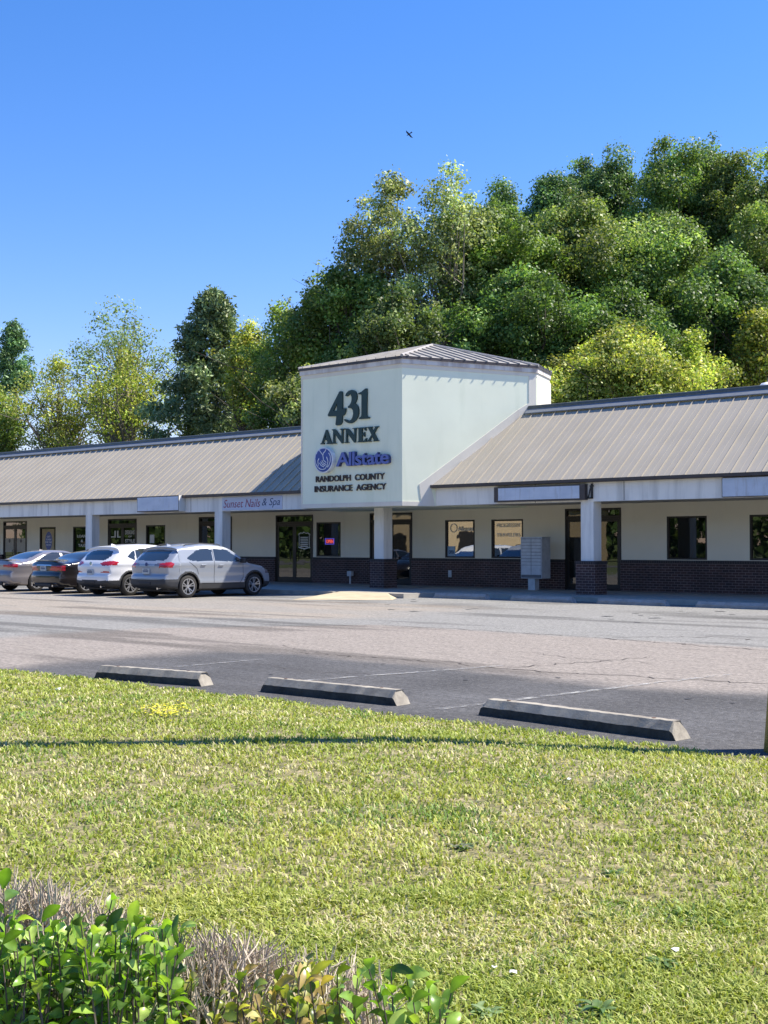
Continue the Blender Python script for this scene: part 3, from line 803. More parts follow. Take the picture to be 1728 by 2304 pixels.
# channel letters and the two rows under them
a_, b_ = t2(548, 400, SY - .12), t2(1535, 375, SY - .12); zt_ = t2(680, 128, SY - .12)[1]
s3 = empty('channel_letter_sign', ((a_[0] + b_[0]) / 2, 29.8, a_[1]), 'blue box letters spelling Allstate beside the round emblem', 'sign')
text_obj('Allstate', a_[0], b_[0], (a_[1] + b_[1]) / 2 - .0, (a_[1] + b_[1]) / 2 + (zt_ - a_[1]), SY, .13, 'letter', M['violet'], s3, .0, .022, True, .92, M['navy'])
a_, b_ = t2(172, 700), t2(1450, 655); zt_ = t2(172, 588)[1]
s4 = empty('wall_lettering', ((a_[0] + b_[0]) / 2, 29.8, a_[1]), 'brown raised letters reading RANDOLPH COUNTY, the upper small row', 'sign')
zb_ = (a_[1] + b_[1]) / 2
text_obj('RANDOLPH  COUNTY', a_[0], b_[0], zb_, zb_ + (zt_ - a_[1]), SY, .045, 'letter', M['brown'], s4, 0, .012, True, 1.0)
a_, b_ = t2(148, 888), t2(1478, 845); zt_ = t2(148, 775)[1]
s5 = empty('wall_lettering', ((a_[0] + b_[0]) / 2, 29.8, a_[1]), 'brown raised letters reading INSURANCE AGENCY, the lowest row on the tower', 'sign')
zb_ = (a_[1] + b_[1]) / 2
text_obj('INSURANCE  AGENCY', a_[0], b_[0], zb_, zb_ + (zt_ - a_[1]), SY, .045, 'letter', M['brown'], s5, 0, .012, True, 1.0)

# ---- sign boxes on the fascia beam
def sign_box(u0, u1, v0, v1, depth, label, face_in=(.03, .03, .04, .04), u_face=None):
    y = BY - depth
    x0, x1 = Wy(u0, 1100, y)[0], Wy(u1, 1100, y)[0]; um = (u0 + u1) / 2
    z1, z0 = Wy(um, v0, y)[2], Wy(um, v1, y)[2]
    e = empty('sign_box', ((x0 + x1) / 2, BY, z0), label, 'sign')
    MB().box((x0, y, z0), (x1, BY - .004, z1)).build('cabinet', M['dark_trim'], e)
    l, r, b, t = face_in
    MB().box((x0 + l, y - .008, z0 + b), (x1 - r, y - .001, z1 - t)).build('face', M['sign_face'], e)
    return e, x0, x1, z0, z1
e1, *_ = sign_box(308.5, 402.5, 1116, 1151.3, .34, 'blank faded sign box standing out from the beam left of the nail salon sign')
for ch in list(e1.children):
    if ch.name.startswith('cabinet'):
        ch.data.materials.append(M['stucco_beam'])
        for p in ch.data.polygons:
            if p.normal.x > .5: p.material_index = 1
e2, *_ = sign_box(1111.4, 1315.7, 1092.6, 1127.5, .16, 'long blank sign box in a wide dark frame right of the tower', (.16, .18, .05, .04))
e3, *_ = sign_box(1624, 1860, 1070, 1116, .10, 'blank pale sign at the right edge of the picture', (.02, .02, .02, .02))
x_ = Wy(1324, 1100, BY - .1)[0]
mb = MB(); zt_, zb_ = Wy(1324, 1088, BY - .1)[2], Wy(1324, 1122, BY - .1)[2]
mb.box((x_ + .05, BY - .06, zb_), (x_ + .10, BY - .005, zt_)); mb.box((x_ - .06, BY - .06, zb_), (x_ + .10, BY - .02, zb_ + .04)); mb.box((x_ + .02, BY - .07, zt_ - .09), (x_ + .13, BY - .02, zt_ - .05))
mb.tube([(x_ - .04, BY - .05, zb_ + .03), (x_ + .06, BY - .05, zt_ - .04)], .018, 6)
tag(mb.build('sign_bracket', M['black'], origin=(x_, BY, zb_)), 'black metal bracket at the right end of the long blank sign box', 'bracket')
# nail salon sign
y = BY - .02
x0, x1 = Wy(500, 1130, y)[0], Wy(634.8, 1130, y)[0]; z1, z0 = Wy(567, 1116.5, y)[2], Wy(567, 1147, y)[2]
e = empty('shop_sign', ((x0 + x1) / 2, BY, z0), 'flat pale lilac sign lettered Sunset Nails & Spa', 'sign')
MB().box((x0, y, z0), (x1, BY - .002, z1)).build('panel', M['sign_face2'], e)
hh = z1 - z0; ww = x1 - x0
text_obj('Sunset Nails', x0 + ww * .025, x0 + ww * .645, z0 + hh * .20, z0 + hh * .80, y - .002, .004, 'red_lettering', M['red'], e, .28, -.004)
text_obj('& Spa', x0 + ww * .675, x0 + ww * .965, z0 + hh * .12, z0 + hh * .82, y - .002, .004, 'blue_lettering', M['navy_text'], e, .28, -.004)

# ---- things on the glass
def pane_text(body, u0, u1, v0, v1, parent, mat, offset=0, shear=0):
    y = WY + .045
    a, b = Wy(u0, v1, y), Wy(u1, v0, y)
    return text_obj(body, a[0], b[0], min(a[2], b[2]), max(a[2], b[2]), y, .003, 'pane_lettering', mat, parent, shear, offset)
def pane_sheet(u0, u1, v0, v1, parent, mat, name='paper_notice', y=WY + .052):
    a, b = Wy(u0, v1, y), Wy(u1, v0, y)
    return MB().box((a[0], y, a[2]), (b[0], y + .004, b[2])).build(name, mat, parent)
GD = M['grey_decal']
pane_text('Allstate', 1030, 1064.5, 1184, 1194.5, WO[4], GD, .01)
pane_text('PROGRESSIVE', 1117, 1171.5, 1177, 1186.5, WO[5], GD, -.002, .2)
pane_text('TRAVELERS', 1117, 1170, 1199, 1207.5, WO[5], GD, -.002)
pane_sheet(1007, 1024, 1229, 1252, WO[4], plain('pale_blue_notice', (0.32, 0.47, 0.62), .6))
pane_text('OPEN', 1009.5, 1021.5, 1238, 1246, WO[4], M['navy_text'], .01)
mb = MB(); a_ = Wy(1020.5, 1188, WY + .045)
for k in range(24):
    t0, t1 = 2 * PI * k / 24, 2 * PI * (k + 1) / 24
    mb.add([(a_[0] + r * math.cos(t), WY + .045, a_[2] + r * math.sin(t)) for r, t in ((.13, t0), (.155, t0), (.155, t1), (.13, t1))], [(0, 1, 2, 3)])
mb.build('pane_emblem', GD, WO[4])
# lit OPEN sign in the nail salon window
ey = WY + .10
def emis(name, c, s):
    m = N(name); m.bsdf.inputs['Emission Color'].default_value = (*c, 1); m.bsdf.inputs['Emission Strength'].default_value = s; m.color(c); return m.m
a_, b_ = Wy(732, 1225, WY + .05), Wy(752, 1211, WY + .05)
eo = empty('open_sign', ((a_[0] + b_[0]) / 2, WY + .05, a_[2]), 'small lit red and blue OPEN sign in the window right of the nail salon door', 'sign')
mb = MB(); frame_ring(mb, a_[0], b_[0], a_[2], b_[2], .022, WY + .03, WY + .055); mb.build('blue_tube_border', emis('blue_neon', (0.12, 0.10, 0.7), .25), eo)
text_obj('OPEN', a_[0] + .045, b_[0] - .045, a_[2] + .05, b_[2] - .05, WY + .05, .012, 'red_tube_letters', emis('red_neon', (0.8, 0.10, 0.07), .4), eo, 0, .02)
MB().box((a_[0] + .022, WY + .052, a_[2] + .022), (b_[0] - .022, WY + .058, b_[2] - .022)).build('backing', plain('violet_backing', (0.16, 0.05, 0.16), .6), eo)
def notice(parent, u0, u1, v0, v1, rows, mat=None):
    pane_sheet(u0, u1, v0, v1, parent, mat or M['white_paper'])
    n = len(rows); h = (v1 - v0) / n
    for k, r in enumerate(rows):
        pane_text(r, u0 + (u1 - u0) * .14, u1 - (u1 - u0) * .14, v0 + h * (k + .22), v0 + h * (k + .8), parent, M['navy_text'], .01)
notice(DO[5], 1357, 1377.5, 1195.5, 1220.5, ['SPACE', 'FOR', 'LEASE'])
pane_text('EZ', 891, 903, 1230, 1241, DO[4], GD, .02, .3)
pane_text('TAX', 904, 916, 1231, 1239, DO[4], GD, .01)
pane_sheet(891, 916.5, 1242, 1247, DO[4], GD, 'decal_strip')
pane_sheet(638, 646, 1235, 1240.5, DO[3], M['white_paper'])
# framed notice decal on the salon door
y = WY + .006
mb = MB()
P = [(671, 1202), (676, 1198), (680, 1199), (684, 1196), (689, 1199), (693, 1198), (698, 1202), (696.5, 1206), (696.5, 1228), (698, 1232), (692, 1234), (684, 1236), (676, 1234), (671, 1232), (672.5, 1228), (672.5, 1206)]
Q = [Wy(u, v, y) for u, v in P]; c_ = sum(Q) / len(Q)
for k in range(len(Q)):
    p, q = Q[k], Q[(k + 1) % len(Q)]; pi, qi = c_ + (p - c_) * .88, c_ + (q - c_) * .88
    mb.add([tuple(p), tuple(q), tuple(qi), tuple(pi)], [(0, 1, 2, 3)])
for v in (1209, 1213, 1217, 1221, 1225, 1229):
    a_, b_ = Wy(676, v + 1.2, y), Wy(693, v - 1.0, y); mb.add([(a_[0], y, a_[2]), (b_[0], y, a_[2]), (b_[0], y, b_[2]), (a_[0], y, b_[2])], [(0, 1, 2, 3)])
mb.build('door_decal', GD, DO[3])
# left shops
for u0, u1 in ((12, 31), (37.5, 57)):
    pane_sheet(u0, u1, 1211, 1242, DO[0], plain('cream_poster', (0.42, 0.38, 0.30), .7), 'poster', WY + .004)
    a_ = Wy((u0 + u1) / 2, 1217, WY); mb = MB(); mb.lathe([(0, .0), (.09, .0)], (a_[0], WY - .001, a_[2]), (0, -1, 0), 16); mb.build('poster_emblem', M['dark_trim'], DO[0])
pane_sheet(94.5, 122, 1190, 1236, WO[0], plain('tan_poster', (0.46, 0.37, 0.22), .7), 'poster', WY + .05)
a_ = Wy(109.5, 1217, WY + .045); mb = MB(); k = []
mb.add([(a_[0] + .28 * math.cos(t), WY + .046, a_[2] + .44 * math.sin(t)) for t in np.linspace(0, 2 * PI, 28, endpoint=False)], [tuple(range(28))]); mb.build('poster_oval', M['blue'], WO[0])
for k, tx in enumerate(('GET', 'CASH', 'FOR TAX', 'NOW')): 
    w_ = (4, 5.5, 7, 5)[k]; pane_text(tx, 109.5 - w_, 109.5 + w_, 1205.5 + k * 6.2, 1209.6 + k * 6.2, WO[0], M['logo_white'], .01)
pane_text('LOANS', 174, 197, 1203, 1209.5, WO[1], GD, .015)
pane_text('&', 182, 187, 1214, 1220, WO[1], GD, .02)
pane_text('TAXES', 176, 199, 1224, 1230.5, WO[1], GD, .015)
yy = WY + .02
def dtx(b, u0, u1, v0, v1, parent):
    a, c = Wy(u0, v1, yy - .03), Wy(u1, v0, yy - .03); text_obj(b, a[0], c[0], a[2], c[2], WY + .004, .003, 'pane_lettering', GD, parent, 0, .02)
mb = MB()
for q in ((257.5, 260.5, 1194, 1207), (263.5, 266.5, 1194, 1207), (250, 260.5, 1207, 1209.5), (263.5, 271, 1207, 1209.5)):
    a, c = Wy(q[0], q[3], WY), Wy(q[1], q[2], WY); mb.box((a[0], WY + .0, a[2]), (c[0], WY + .004, c[2]))
mb.build('pane_emblem', GD, DO[1])
dtx('DESIGNS', 281, 302, 1193, 1202.5, DO[1]); dtx('OF', 288, 296, 1205, 1209, DO[1]); dtx('STYLE', 281, 303, 1213, 1221, DO[1])
pane_sheet(337, 347, 1203, 1222, WO[2], M['white_paper'])

# ------------------------------------------------------------------ cluster mailbox, small fittings
mx0, mx1 = None, None
p = Wz(1205, 1327.5, .13); my = p[1] - .22
x0, x1 = Wy(1171.5, 1250, my)[0], Wy(1219, 1250, my)[0]
z0, z1 = Wy(1195, 1301.5, my)[2], Wy(1195, 1209.5, my)[2]
q = ray(1238.5, 1250); dpt = (_O + q * (x1 / q[0]))[1] - my; dpt = min(max(dpt, .3), .6)
e = empty('cluster_mailbox', ((x0 + x1) / 2, my + dpt / 2, .13), 'grey cluster mailbox on a pedestal in front of the brick wall', 'mailbox')
bevel(MB().box((x0, my, z0), (x1, my + dpt, z1)).build('cabinet', M['mailbox'], e), .012)
MB().box((x0 + .30 * (x1 - x0), my + .06, .13), (x0 + .62 * (x1 - x0), my + .30, z0)).build('pedestal', M['mailbox'], e)
MB().box((x0 - .012, my - .012, z1), (x1 + .012, my + dpt + .01, z1 + .02)).build('hood', M['mailbox'], e)
w_ = (x1 - x0 - .08) / 2; hh = (z1 - z0 - .05) / 12
for c in (0, 1):
    zc = z1 - .05
    for k in range(9):
        h = hh if k < 8 else hh * 3.0
        a, b = x0 + .03 + c * (w_ + .02), x0 + .03 + c * (w_ + .02) + w_
        mb = MB(); mb.box((a, my - .008, zc - h + .012), (b, my - .001, zc)); mb.box((a + .06, my - .011, zc - h * .5 - .008), (a + .16, my - .0085, zc - h * .5 + .010)); 
        mb.lathe([(0, .012), (.010, .012), (.010, 0)], (b - .05, my - .001, zc - h * .5), (0, -1, 0), 8)
        o = mb.build('mailbox_door', M['mailbox'], e); 
        zc -= h
    
MB().box((x0 + .03 + w_ + .02, my - .0125, z1 - .05 - 4.06 * hh), (x1 - .03, my - .009, z1 - .05 - 3.88 * hh)).build('mail_slot', M['mailbox_dark'], e)
MB().box((x0 + .02, my - .0009, z0 + .02), (x1 - .02, my - .0002, z1 - .03)).build('door_surround', M['mailbox_dark'], e)
# hose bib pipe and outlet cover on the brick
p = Wy(788, 1316, WY - .2)
mb = MB(); mb.tube([(p[0], WY - .2, .13), (p[0], WY - .2, .42)], .035, 8); mb.box((p[0] - .10, WY - .27, .42), (p[0] + .10, WY - .13, .60))
tag(mb.build('meter_post', M['mailbox'], origin=(p[0], WY - .2, .13)), 'short grey pipe stand with a box on top by the brick wall', 'utility box')
p = Wy(1012.5, 1291, WY - .08)
tag(bevel(MB().box((p[0] - .07, WY - .10, p[2] - .12), (p[0] + .07, WY - .062, p[2] + .12)).build('outlet_cover', M['mailbox'], origin=(p[0], WY - .08, p[2])), .01), 'small grey outlet box fixed on the brick under the first window right of the tower', 'outlet box')
# white vent with a guy wire on the roof at the right edge
p = Wt(1722, 40); vz = 5.95
p = Wy(1726, 866, 35.2)
mb = MB(); mb.lathe([(0, .34), (.16, .30), (.30, .16), (.30, .10), (.14, .05), (.14, -.35)], (p[0], 35.2, p[2] - .25), (0, 0, 1), 24)
e = empty('roof_vent', (p[0], 35.2, 5.72), 'white round roof vent with a thin wire at the right edge of the roof', 'vent')
fix_normals(mb.build('vent_cap', plain('white_metal', (0.75, 0.76, 0.78), .5), e, True))
MB().tube([(p[0] - .05, 35.2, p[2] - .1), (p[0] + .30, 35.2, p[2] + 1.1)], .012, 5).build('guy_wire', M['flash'], e)

# ------------------------------------------------------------------ wheel stops
def wheel_stop(p0, p1, hgt, wid, mat, label, group, jag=0.004, seed=0, top=.55, dark_sides=False):
    p0, p1 = Vector((p0[0], p0[1], 0)), Vector((p1[0], p1[1], 0)); c = (p0 + p1) / 2; L = (p1 - p0).length; rg = random.Random(seed)
    n = 34; vs = []; prof = [(-.5, 0), (-.5, .52), (-.5 * top - .02, 1), (.5 * top + .02, 1), (.5, .52), (.5, 0)]
    for i in range(n + 1):
        x = -L / 2 + L * i / n; e = 0
        for j, (a, b) in enumerate(prof):
            k = rg.gauss(0, jag); hz = b * hgt
            xx = x
            if i == 0: xx += b * .06
            if i == n: xx -= b * .06
            if i in (0, n) and b > .5: hz -= .012 + abs(rg.gauss(0, jag * 2)); xx += (1 if i == 0 else -1) * abs(rg.gauss(0, jag * 3))
            vs.append((xx, a * wid + k, max(0.001, hz + (rg.gauss(0, jag) if b else 0))))
    m = len(prof); fs = [(i * m + j, (i + 1) * m + j, (i + 1) * m + j + 1, i * m + j + 1) for i in range(n) for j in range(m - 1)]
    fs += [tuple(range(m)), tuple(n * m + k for k in range(m))[::-1]]
    o = mesh_obj('wheel_stop', vs, fs, mat, local=True)
    fix_normals(o)
    if dark_sides:      # near-black material on the lower side faces
        o.data.materials.append(M['stop_low'])
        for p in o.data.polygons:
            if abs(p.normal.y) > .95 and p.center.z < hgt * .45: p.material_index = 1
    o.location = c; d = p1 - p0; o.rotation_euler = (0, 0, math.atan2(d.y, d.x))
    tag(o, label, 'wheel stop', group)
    # rebar pin heads sit in the top
    mb = MB()
    for s in (-1, 1): mb.lathe([(0, hgt + .004), (.018, hgt + .004), (.018, hgt - .02)], (s * (L / 2 - .28), 0, 0), (0, 0, 1), 10)
    mb.build('pin_head', plain('rusty_pin', (0.12, 0.06, 0.035), .8), o, local=True)
    return o
near = [((211, 1526), (452, 1545), 'concrete wheel stop by the grass, the left and farthest of the three'),
        ((584, 1556), (892, 1589), 'concrete wheel stop by the grass, the middle one of the three'),
        ((1075, 1608), (1520, 1668), 'longest looking concrete wheel stop by the grass, nearest the yellow pole')]
for k, (a, b, lb) in enumerate(near):
    p, q = Wz(*a), Wz(*b); t = (q - p) / np.linalg.norm(q - p); s = np.array([-t[1], t[0], 0]) * .11
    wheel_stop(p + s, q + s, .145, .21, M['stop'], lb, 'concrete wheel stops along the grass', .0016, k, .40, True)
far = [(980, 1098, 'grey wheel stop in the shade of the walkway, first one right of the ramp'), (1152, 1292, 'grey wheel stop below the mailbox in the shade'),
       (1346, 1502, 'grey wheel stop right of the brick column with two doors'), (1568, 1745, 'grey wheel stop at the right edge below the last windows')]
for k, (u0, u1, lb) in enumerate(far):
    yy = 28.75; x0, x1 = Wy(u0, 1345, yy)[0], Wy(u1, 1345, yy)[0]
    wheel_stop((x0, yy - .02, 0), (x1, yy + .03, 0), .15, .22, M['stop2'], lb, 'grey wheel stops in front of the shops', .003, 9 + k, .5)

# ------------------------------------------------------------------ cars
def car_paint(name, c, metal=0.0, rough=0.35, coat=1.0):
    m = N(name); m.set(Roughness=rough, Metallic=metal); m.bsdf.inputs['Coat Weight'].default_value = coat; m.bsdf.inputs['Coat Roughness'].default_value = .04
    n = m.noise(1.5, m.tc('Object'), 4); m.color(m.ramp(n, [(.3, tuple(x * .94 for x in c)), (.7, c)])); return m.m
M['cglass'] = N('car_window_glass').set(Roughness=.03).m
_b = M['cglass'].node_tree.nodes['Principled BSDF']; _b.inputs['Base Color'].default_value = (.022, .028, .03, 1); _b.inputs['Specular IOR Level'].default_value = .9; _b.inputs['Coat Weight'].default_value = .6
M['tail'] = plain('red_tail_lamp', (0.42, 0.012, 0.02), .12, 0, .05, 8, coat=1)
M['tail_clear'] = plain('smoked_tail_lamp', (0.20, 0.17, 0.18), .15, .2, .05, 8, coat=1)
M['tyre'] = plain('tyre_rubber', (0.022, 0.021, 0.02), .8)
M['alloy'] = plain('alloy_wheel', (0.55, 0.56, 0.58), .3, .75)
M['hubdark'] = plain('wheel_well_dark', (0.02, 0.02, 0.022), .6)
M['chrome'] = plain('chrome_strip', (0.6, 0.6, 0.62), .15, 1)
M['clad'] = plain('grey_black_cladding', (0.035, 0.036, 0.038), .6)
M['plate'] = plain('number_plate', (0.45, 0.5, 0.52), .5)
M['gap'] = plain('panel_gap', (0.01, 0.01, 0.01), .9)
def inpoly(px, pz, poly):
    px = np.asarray(px); pz = np.asarray(pz); c = np.zeros(px.shape, bool); n = len(poly); j = n - 1
    for i in range(n):
        xi, zi = poly[i]; xj, zj = poly[j]
        with np.errstate(divide='ignore', invalid='ignore'):
            k = ((zi > pz) != (zj > pz)) & (px < (xj - xi) * (pz - zi) / (zj - zi + 1e-12) + xi)
        c ^= k; j = i
    return c
def catmull(P, n):
    P = np.array(P, float); m = len(P); out = []
    for i in range(m):
        p0, p1, p2, p3 = P[i - 1], P[i], P[(i + 1) % m], P[(i + 2) % m]
        L = np.linalg.norm(p2 - p1); k = max(2, int(L / n))
        for t in np.arange(k) / k:
            out.append(.5 * ((2 * p1) + (-p0 + p2) * t + (2 * p0 - 5 * p1 + 4 * p2 - p3) * t * t + (-p0 + 3 * p1 - 3 * p2 + p3) * t ** 3))
    return np.array(out)
def make_car(spec, loc, label):
    """local frame: x = across (right side +), y = length from the rear bumper forward, z up"""
    sil = catmull(spec['sil'], .028); L = spec['L']; hwf = spec['hw']
    root = empty('parked_car', (loc[0] - spec['W'] / 2, loc[1], 0), label, 'car')
    root.scale = (.975, .975, .965)
    S = len(sil); zs = spec['spine_z']; R = spec['R']
    sp = np.stack([np.clip(sil[:, 0], .55, L - .75), np.full(S, zs)], 1)
    to = sp - sil; tl = np.linalg.norm(to, axis=1, keepdims=True); tn = to / tl
    Rr = np.array([R(x, z) for x, z in sil])[:, None]; Rr = np.minimum(Rr, tl * .7)
    ne = 2.9; rows = []; kinds = []
    TH = np.concatenate([np.linspace(0, .5, 9) ** 1.0, np.linspace(.56, 1, 13)]) * (PI / 2)
    for th in TH:
        d = Rr * (1 - math.cos(th) ** (2 / ne)); P = sil + tn * d
        y = np.array([hwf(a, b) for a, b in P]) * (math.sin(th) ** (2 / ne)); rows.append(np.column_stack([y, P[:, 0], P[:, 1]])); kinds.append(0 if th < .9 else 1)
    for q in np.linspace(0, 1, 34)[1:]:
        P = (sil + tn * Rr) * (1 - q) + sp * q
        y = np.array([hwf(a, b) for a, b in P]); rows.append(np.column_stack([y, P[:, 0], P[:, 1]])); kinds.append(1)
    V = np.array(rows); K = len(rows)
    res = {}
    for sgn in (1, -1):
        A = V.copy(); A[..., 0] *= sgn; VV = A.reshape(-1, 3)
        k, s = np.meshgrid(np.arange(K - 1), np.arange(S), indexing='ij'); s1 = (s + 1) % S
        f = np.stack([k * S + s, k * S + s1, (k + 1) * S + s1, (k + 1) * S + s], -1).reshape(-1, 4)
        if sgn < 0: f = f[:, ::-1]
        C = VV[f].mean(1)
        kk = np.repeat(np.array(kinds[:-1]), S)
        x, y, z = np.abs(C[:, 0]), C[:, 1], C[:, 2]
        cls = np.array(['body'] * len(f), dtype=object)
        cls[z < spec['clad_z'](y)] = 'lower_cladding'
        side = (kk == 1) & (y > .12)
        for nm, poly in spec['side']:
            cls[side & (x > .45) & inpoly(y, z, poly)] = nm
        for nm, poly, ymax, ymin in spec['end']:
            cls[(y < ymax) & (y > ymin) & inpoly(x, z, poly)] = nm
        for wi, wy in enumerate(spec['wheels']):
            rr = np.hypot(y - wy, z - spec['wr'])
            if spec.get('arch'): cls[(rr < spec['ar'] + .055) & (z > .12) & (x > .5) & (kk == 1)] = 'arch_trim%d' % wi
            cls[(rr < spec['ar']) & (x > .45)] = 'cut'
        for c in set(cls):
            if c == 'cut': continue
            g = f[cls == c]; used, inv = np.unique(g, return_inverse=True)
            res.setdefault(c, []).append((VV[used], inv.reshape(-1, 4)))
    mats = spec['mats']
    for c, parts in res.items():
        c = c.rstrip('01')
        split = c in ('side_window', 'tail_light', 'tail_light_inner', 'arch_trim', 'headlight', 'reflector', 'chrome_strip')
        if split:
            for v, f in parts: 
                o = mesh_obj(c, v, f, mats[c], root, local=True, smooth=True); fix_normals(o)
        else:
            n0 = 0; vs = []; fs = []
            for v, f in parts: vs.append(v); fs.append(f + n0); n0 += len(v)
            o = mesh_obj(c, np.vstack(vs), np.vstack(fs), mats[c], root, local=True, smooth=True)
            bm = bmesh.new(); bm.from_mesh(o.data); bmesh.ops.remove_doubles(bm, verts=bm.verts, dist=.0008); bmesh.ops.recalc_face_normals(bm, faces=bm.faces); bm.to_mesh(o.data); bm.free()
    # dark underbody
    wd = spec['W']
    mb = MB(); mb.box((-wd / 2 + .26, .35, .2), (wd / 2 - .26, L - .4, .62))
    for wy in spec['wheels']: mb.box((-wd / 2 + .12, wy - .36, .3), (wd / 2 - .12, wy + .36, .74))
    mb.build('underbody', M['hubdark'], root, local=True)
    # wheels
    r = spec['wr']; ww = .215
    for wy in spec['wheels']:
        for sg in (1, -1):
            cx = sg * (wd / 2 - .03)
            mb = MB(); pr = [(r * .66, 0), (r * .70, -.0), (r * .93, .004), (r * .985, -.02), (r, -.05), (r, -ww + .05), (r * .985, -ww + .02), (r * .93, -ww), (r * .66, -ww)]
            mb.lathe([(a, b) for a, b in pr], (cx, wy, r), (sg, 0, 0), 40); w = fix_normals(mb.build('wheel', M['tyre'], root, True, local=True))
            mb = MB(); mb.lathe([(r * .70, .002), (r * .67, -.012), (r * .62, -.03), (r * .61, -.13), (0, -.13)], (cx, wy, r), (sg, 0, 0), 40)
            fix_normals(mb.build('barrel', M['hubdark'], w, True, local=True))
            mb = MB(); mb.lathe([(r * .70, .001), (r * .70, .007), (r * .63, .003), (r * .63, -.02)], (cx, wy, r), (sg, 0, 0), 40)
            ns = spec['spokes']; ax = Vector((sg, 0, 0))
            for k in range(ns):
                for dd in ((-.11, .11) if spec.get('twin') else (0,)):
                    a = 2 * PI * k / ns + .3 + dd * .9; b = 2 * PI * k / ns + .3 + dd * 1.9
                    pa = Vector((cx - sg * .035, wy + math.cos(a) * r * .13, r + math.sin(a) * r * .13)); pb = Vector((cx - sg * .004, wy + math.cos(b) * r * .66, r + math.sin(b) * r * .66))
                    t = (pb - pa).normalized(); sd = t.cross(ax).normalized()
                    mb.sweep([(-.016, -.012), (.016, -.012), (.012, .012), (-.012, .012)], pa, pb, sd, ax)
            mb.lathe([(0, -.015), (r * .14, -.018), (r * .17, -.04), (r * .17, -.07)], (cx, wy, r), (sg, 0, 0), 20)
            fix_normals(mb.build('rim', M['alloy'], w, local=True))
    # mirrors, handles, plate, door gaps
    for sg in (1, -1):
        my_, mz = spec['mirror']; mxx = hwf(my_, mz)
        mb = MB(); mb.box((sg * (mxx - .03), my_ - .02, mz - .02), (sg * (mxx + .09), my_ + .03, mz + .03))
        o = MB().box((sg * (mxx + .05), my_ - .07, mz - .03), (sg * (mxx + .24), my_ + .06, mz + .12)).build('mirror', mats['body'] if spec.get('mirror_body') else M['black'], root, local=True)
        bevel(o, .03, 3); mb.build('mirror_arm', M['black'], o, local=True)
        for hy, hz in spec['handles']:
            hx = hwf(hy, hz); o = MB().box((sg * (hx - .005), hy - .10, hz - .013), (sg * (hx + .028), hy + .10, hz + .013)).build('door_handle', mats['handle'], root, local=True); bevel(o, .009)
        for ln in spec['gaps']:
            mb = MB()
            for (ya, za), (yb, zb) in zip(ln[:-1], ln[1:]):
                n = max(1, int(math.hypot(yb - ya, zb - za) / .05))
                for i in range(n):
                    q0, q1 = i / n, (i + 1) / n; P0 = (ya + (yb - ya) * q0, za + (zb - za) * q0); P1 = (ya + (yb - ya) * q1, za + (zb - za) * q1)
                    d = np.array([P1[0] - P0[0], P1[1] - P0[1]]); d = d / (np.linalg.norm(d) + 1e-9) * .006; nn = np.array([-d[1], d[0]])
                    mb.add([(sg * (hwf(*P) + .0035), P[0] + nn[0] * k, P[1] + nn[1] * k) for P, k in ((P0, 1), (P0, -1), (P1, -1), (P1, 1))], [(0, 1, 2, 3)])
            mb.build('door_gap', M['gap'], root, local=True)
    py, pz = spec['plate']
    o = MB().box((-.155, py - .02, pz - .08), (.155, py + .03, pz + .08)).build('number_plate', M['plate'], root, local=True)
    mb = MB(); 
    for k in range(6): mb.box((-.12 + k * .042, py - .023, pz - .035), (-.095 + k * .042, py - .0205, pz + .03))
    mb.box((-.09, py - .023, pz + .048), (.09, py - .0205, pz + .062)); mb.build('plate_marks', M['navy_text'], o, local=True)
    if 'extra' in spec: spec['extra'](root, hwf, mats)
    return root
def gauss(x, s): return math.exp(-(x / s) ** 2)
def suv_hw(W, belt, roof, tum, L, wheels, wr, flare=.02):
    def f(y, z):
        w = W / 2 - .015
        if z > belt: w -= (z - belt) * tum + max(0, z - roof + .12) * .25
        if z < .5: w -= (.5 - z) * .12
        w += .012 * gauss(z - belt + .08, .06) - .014 * gauss(z - .62, .12)
        for wy in wheels: w += flare * gauss(math.hypot(y - wy, z - wr) - wr - .04, .09)
        if y < .7: w -= .13 * ((.7 - y) / .7) ** 2.2
        if y > L - .9: w -= .20 * ((y - L + .9) / .9) ** 2.2
        return max(.3, w)
    return f
def R_suv(L):
    def f(x, z):
        if x < .5 and z < 1.5: return .13 + .05 * (1 - min(1, abs(z - .7) / .5))
        if x > L - .5: return .26
        if z > 1.3: return .12
        if z < .4: return .08
        return .14
    return f
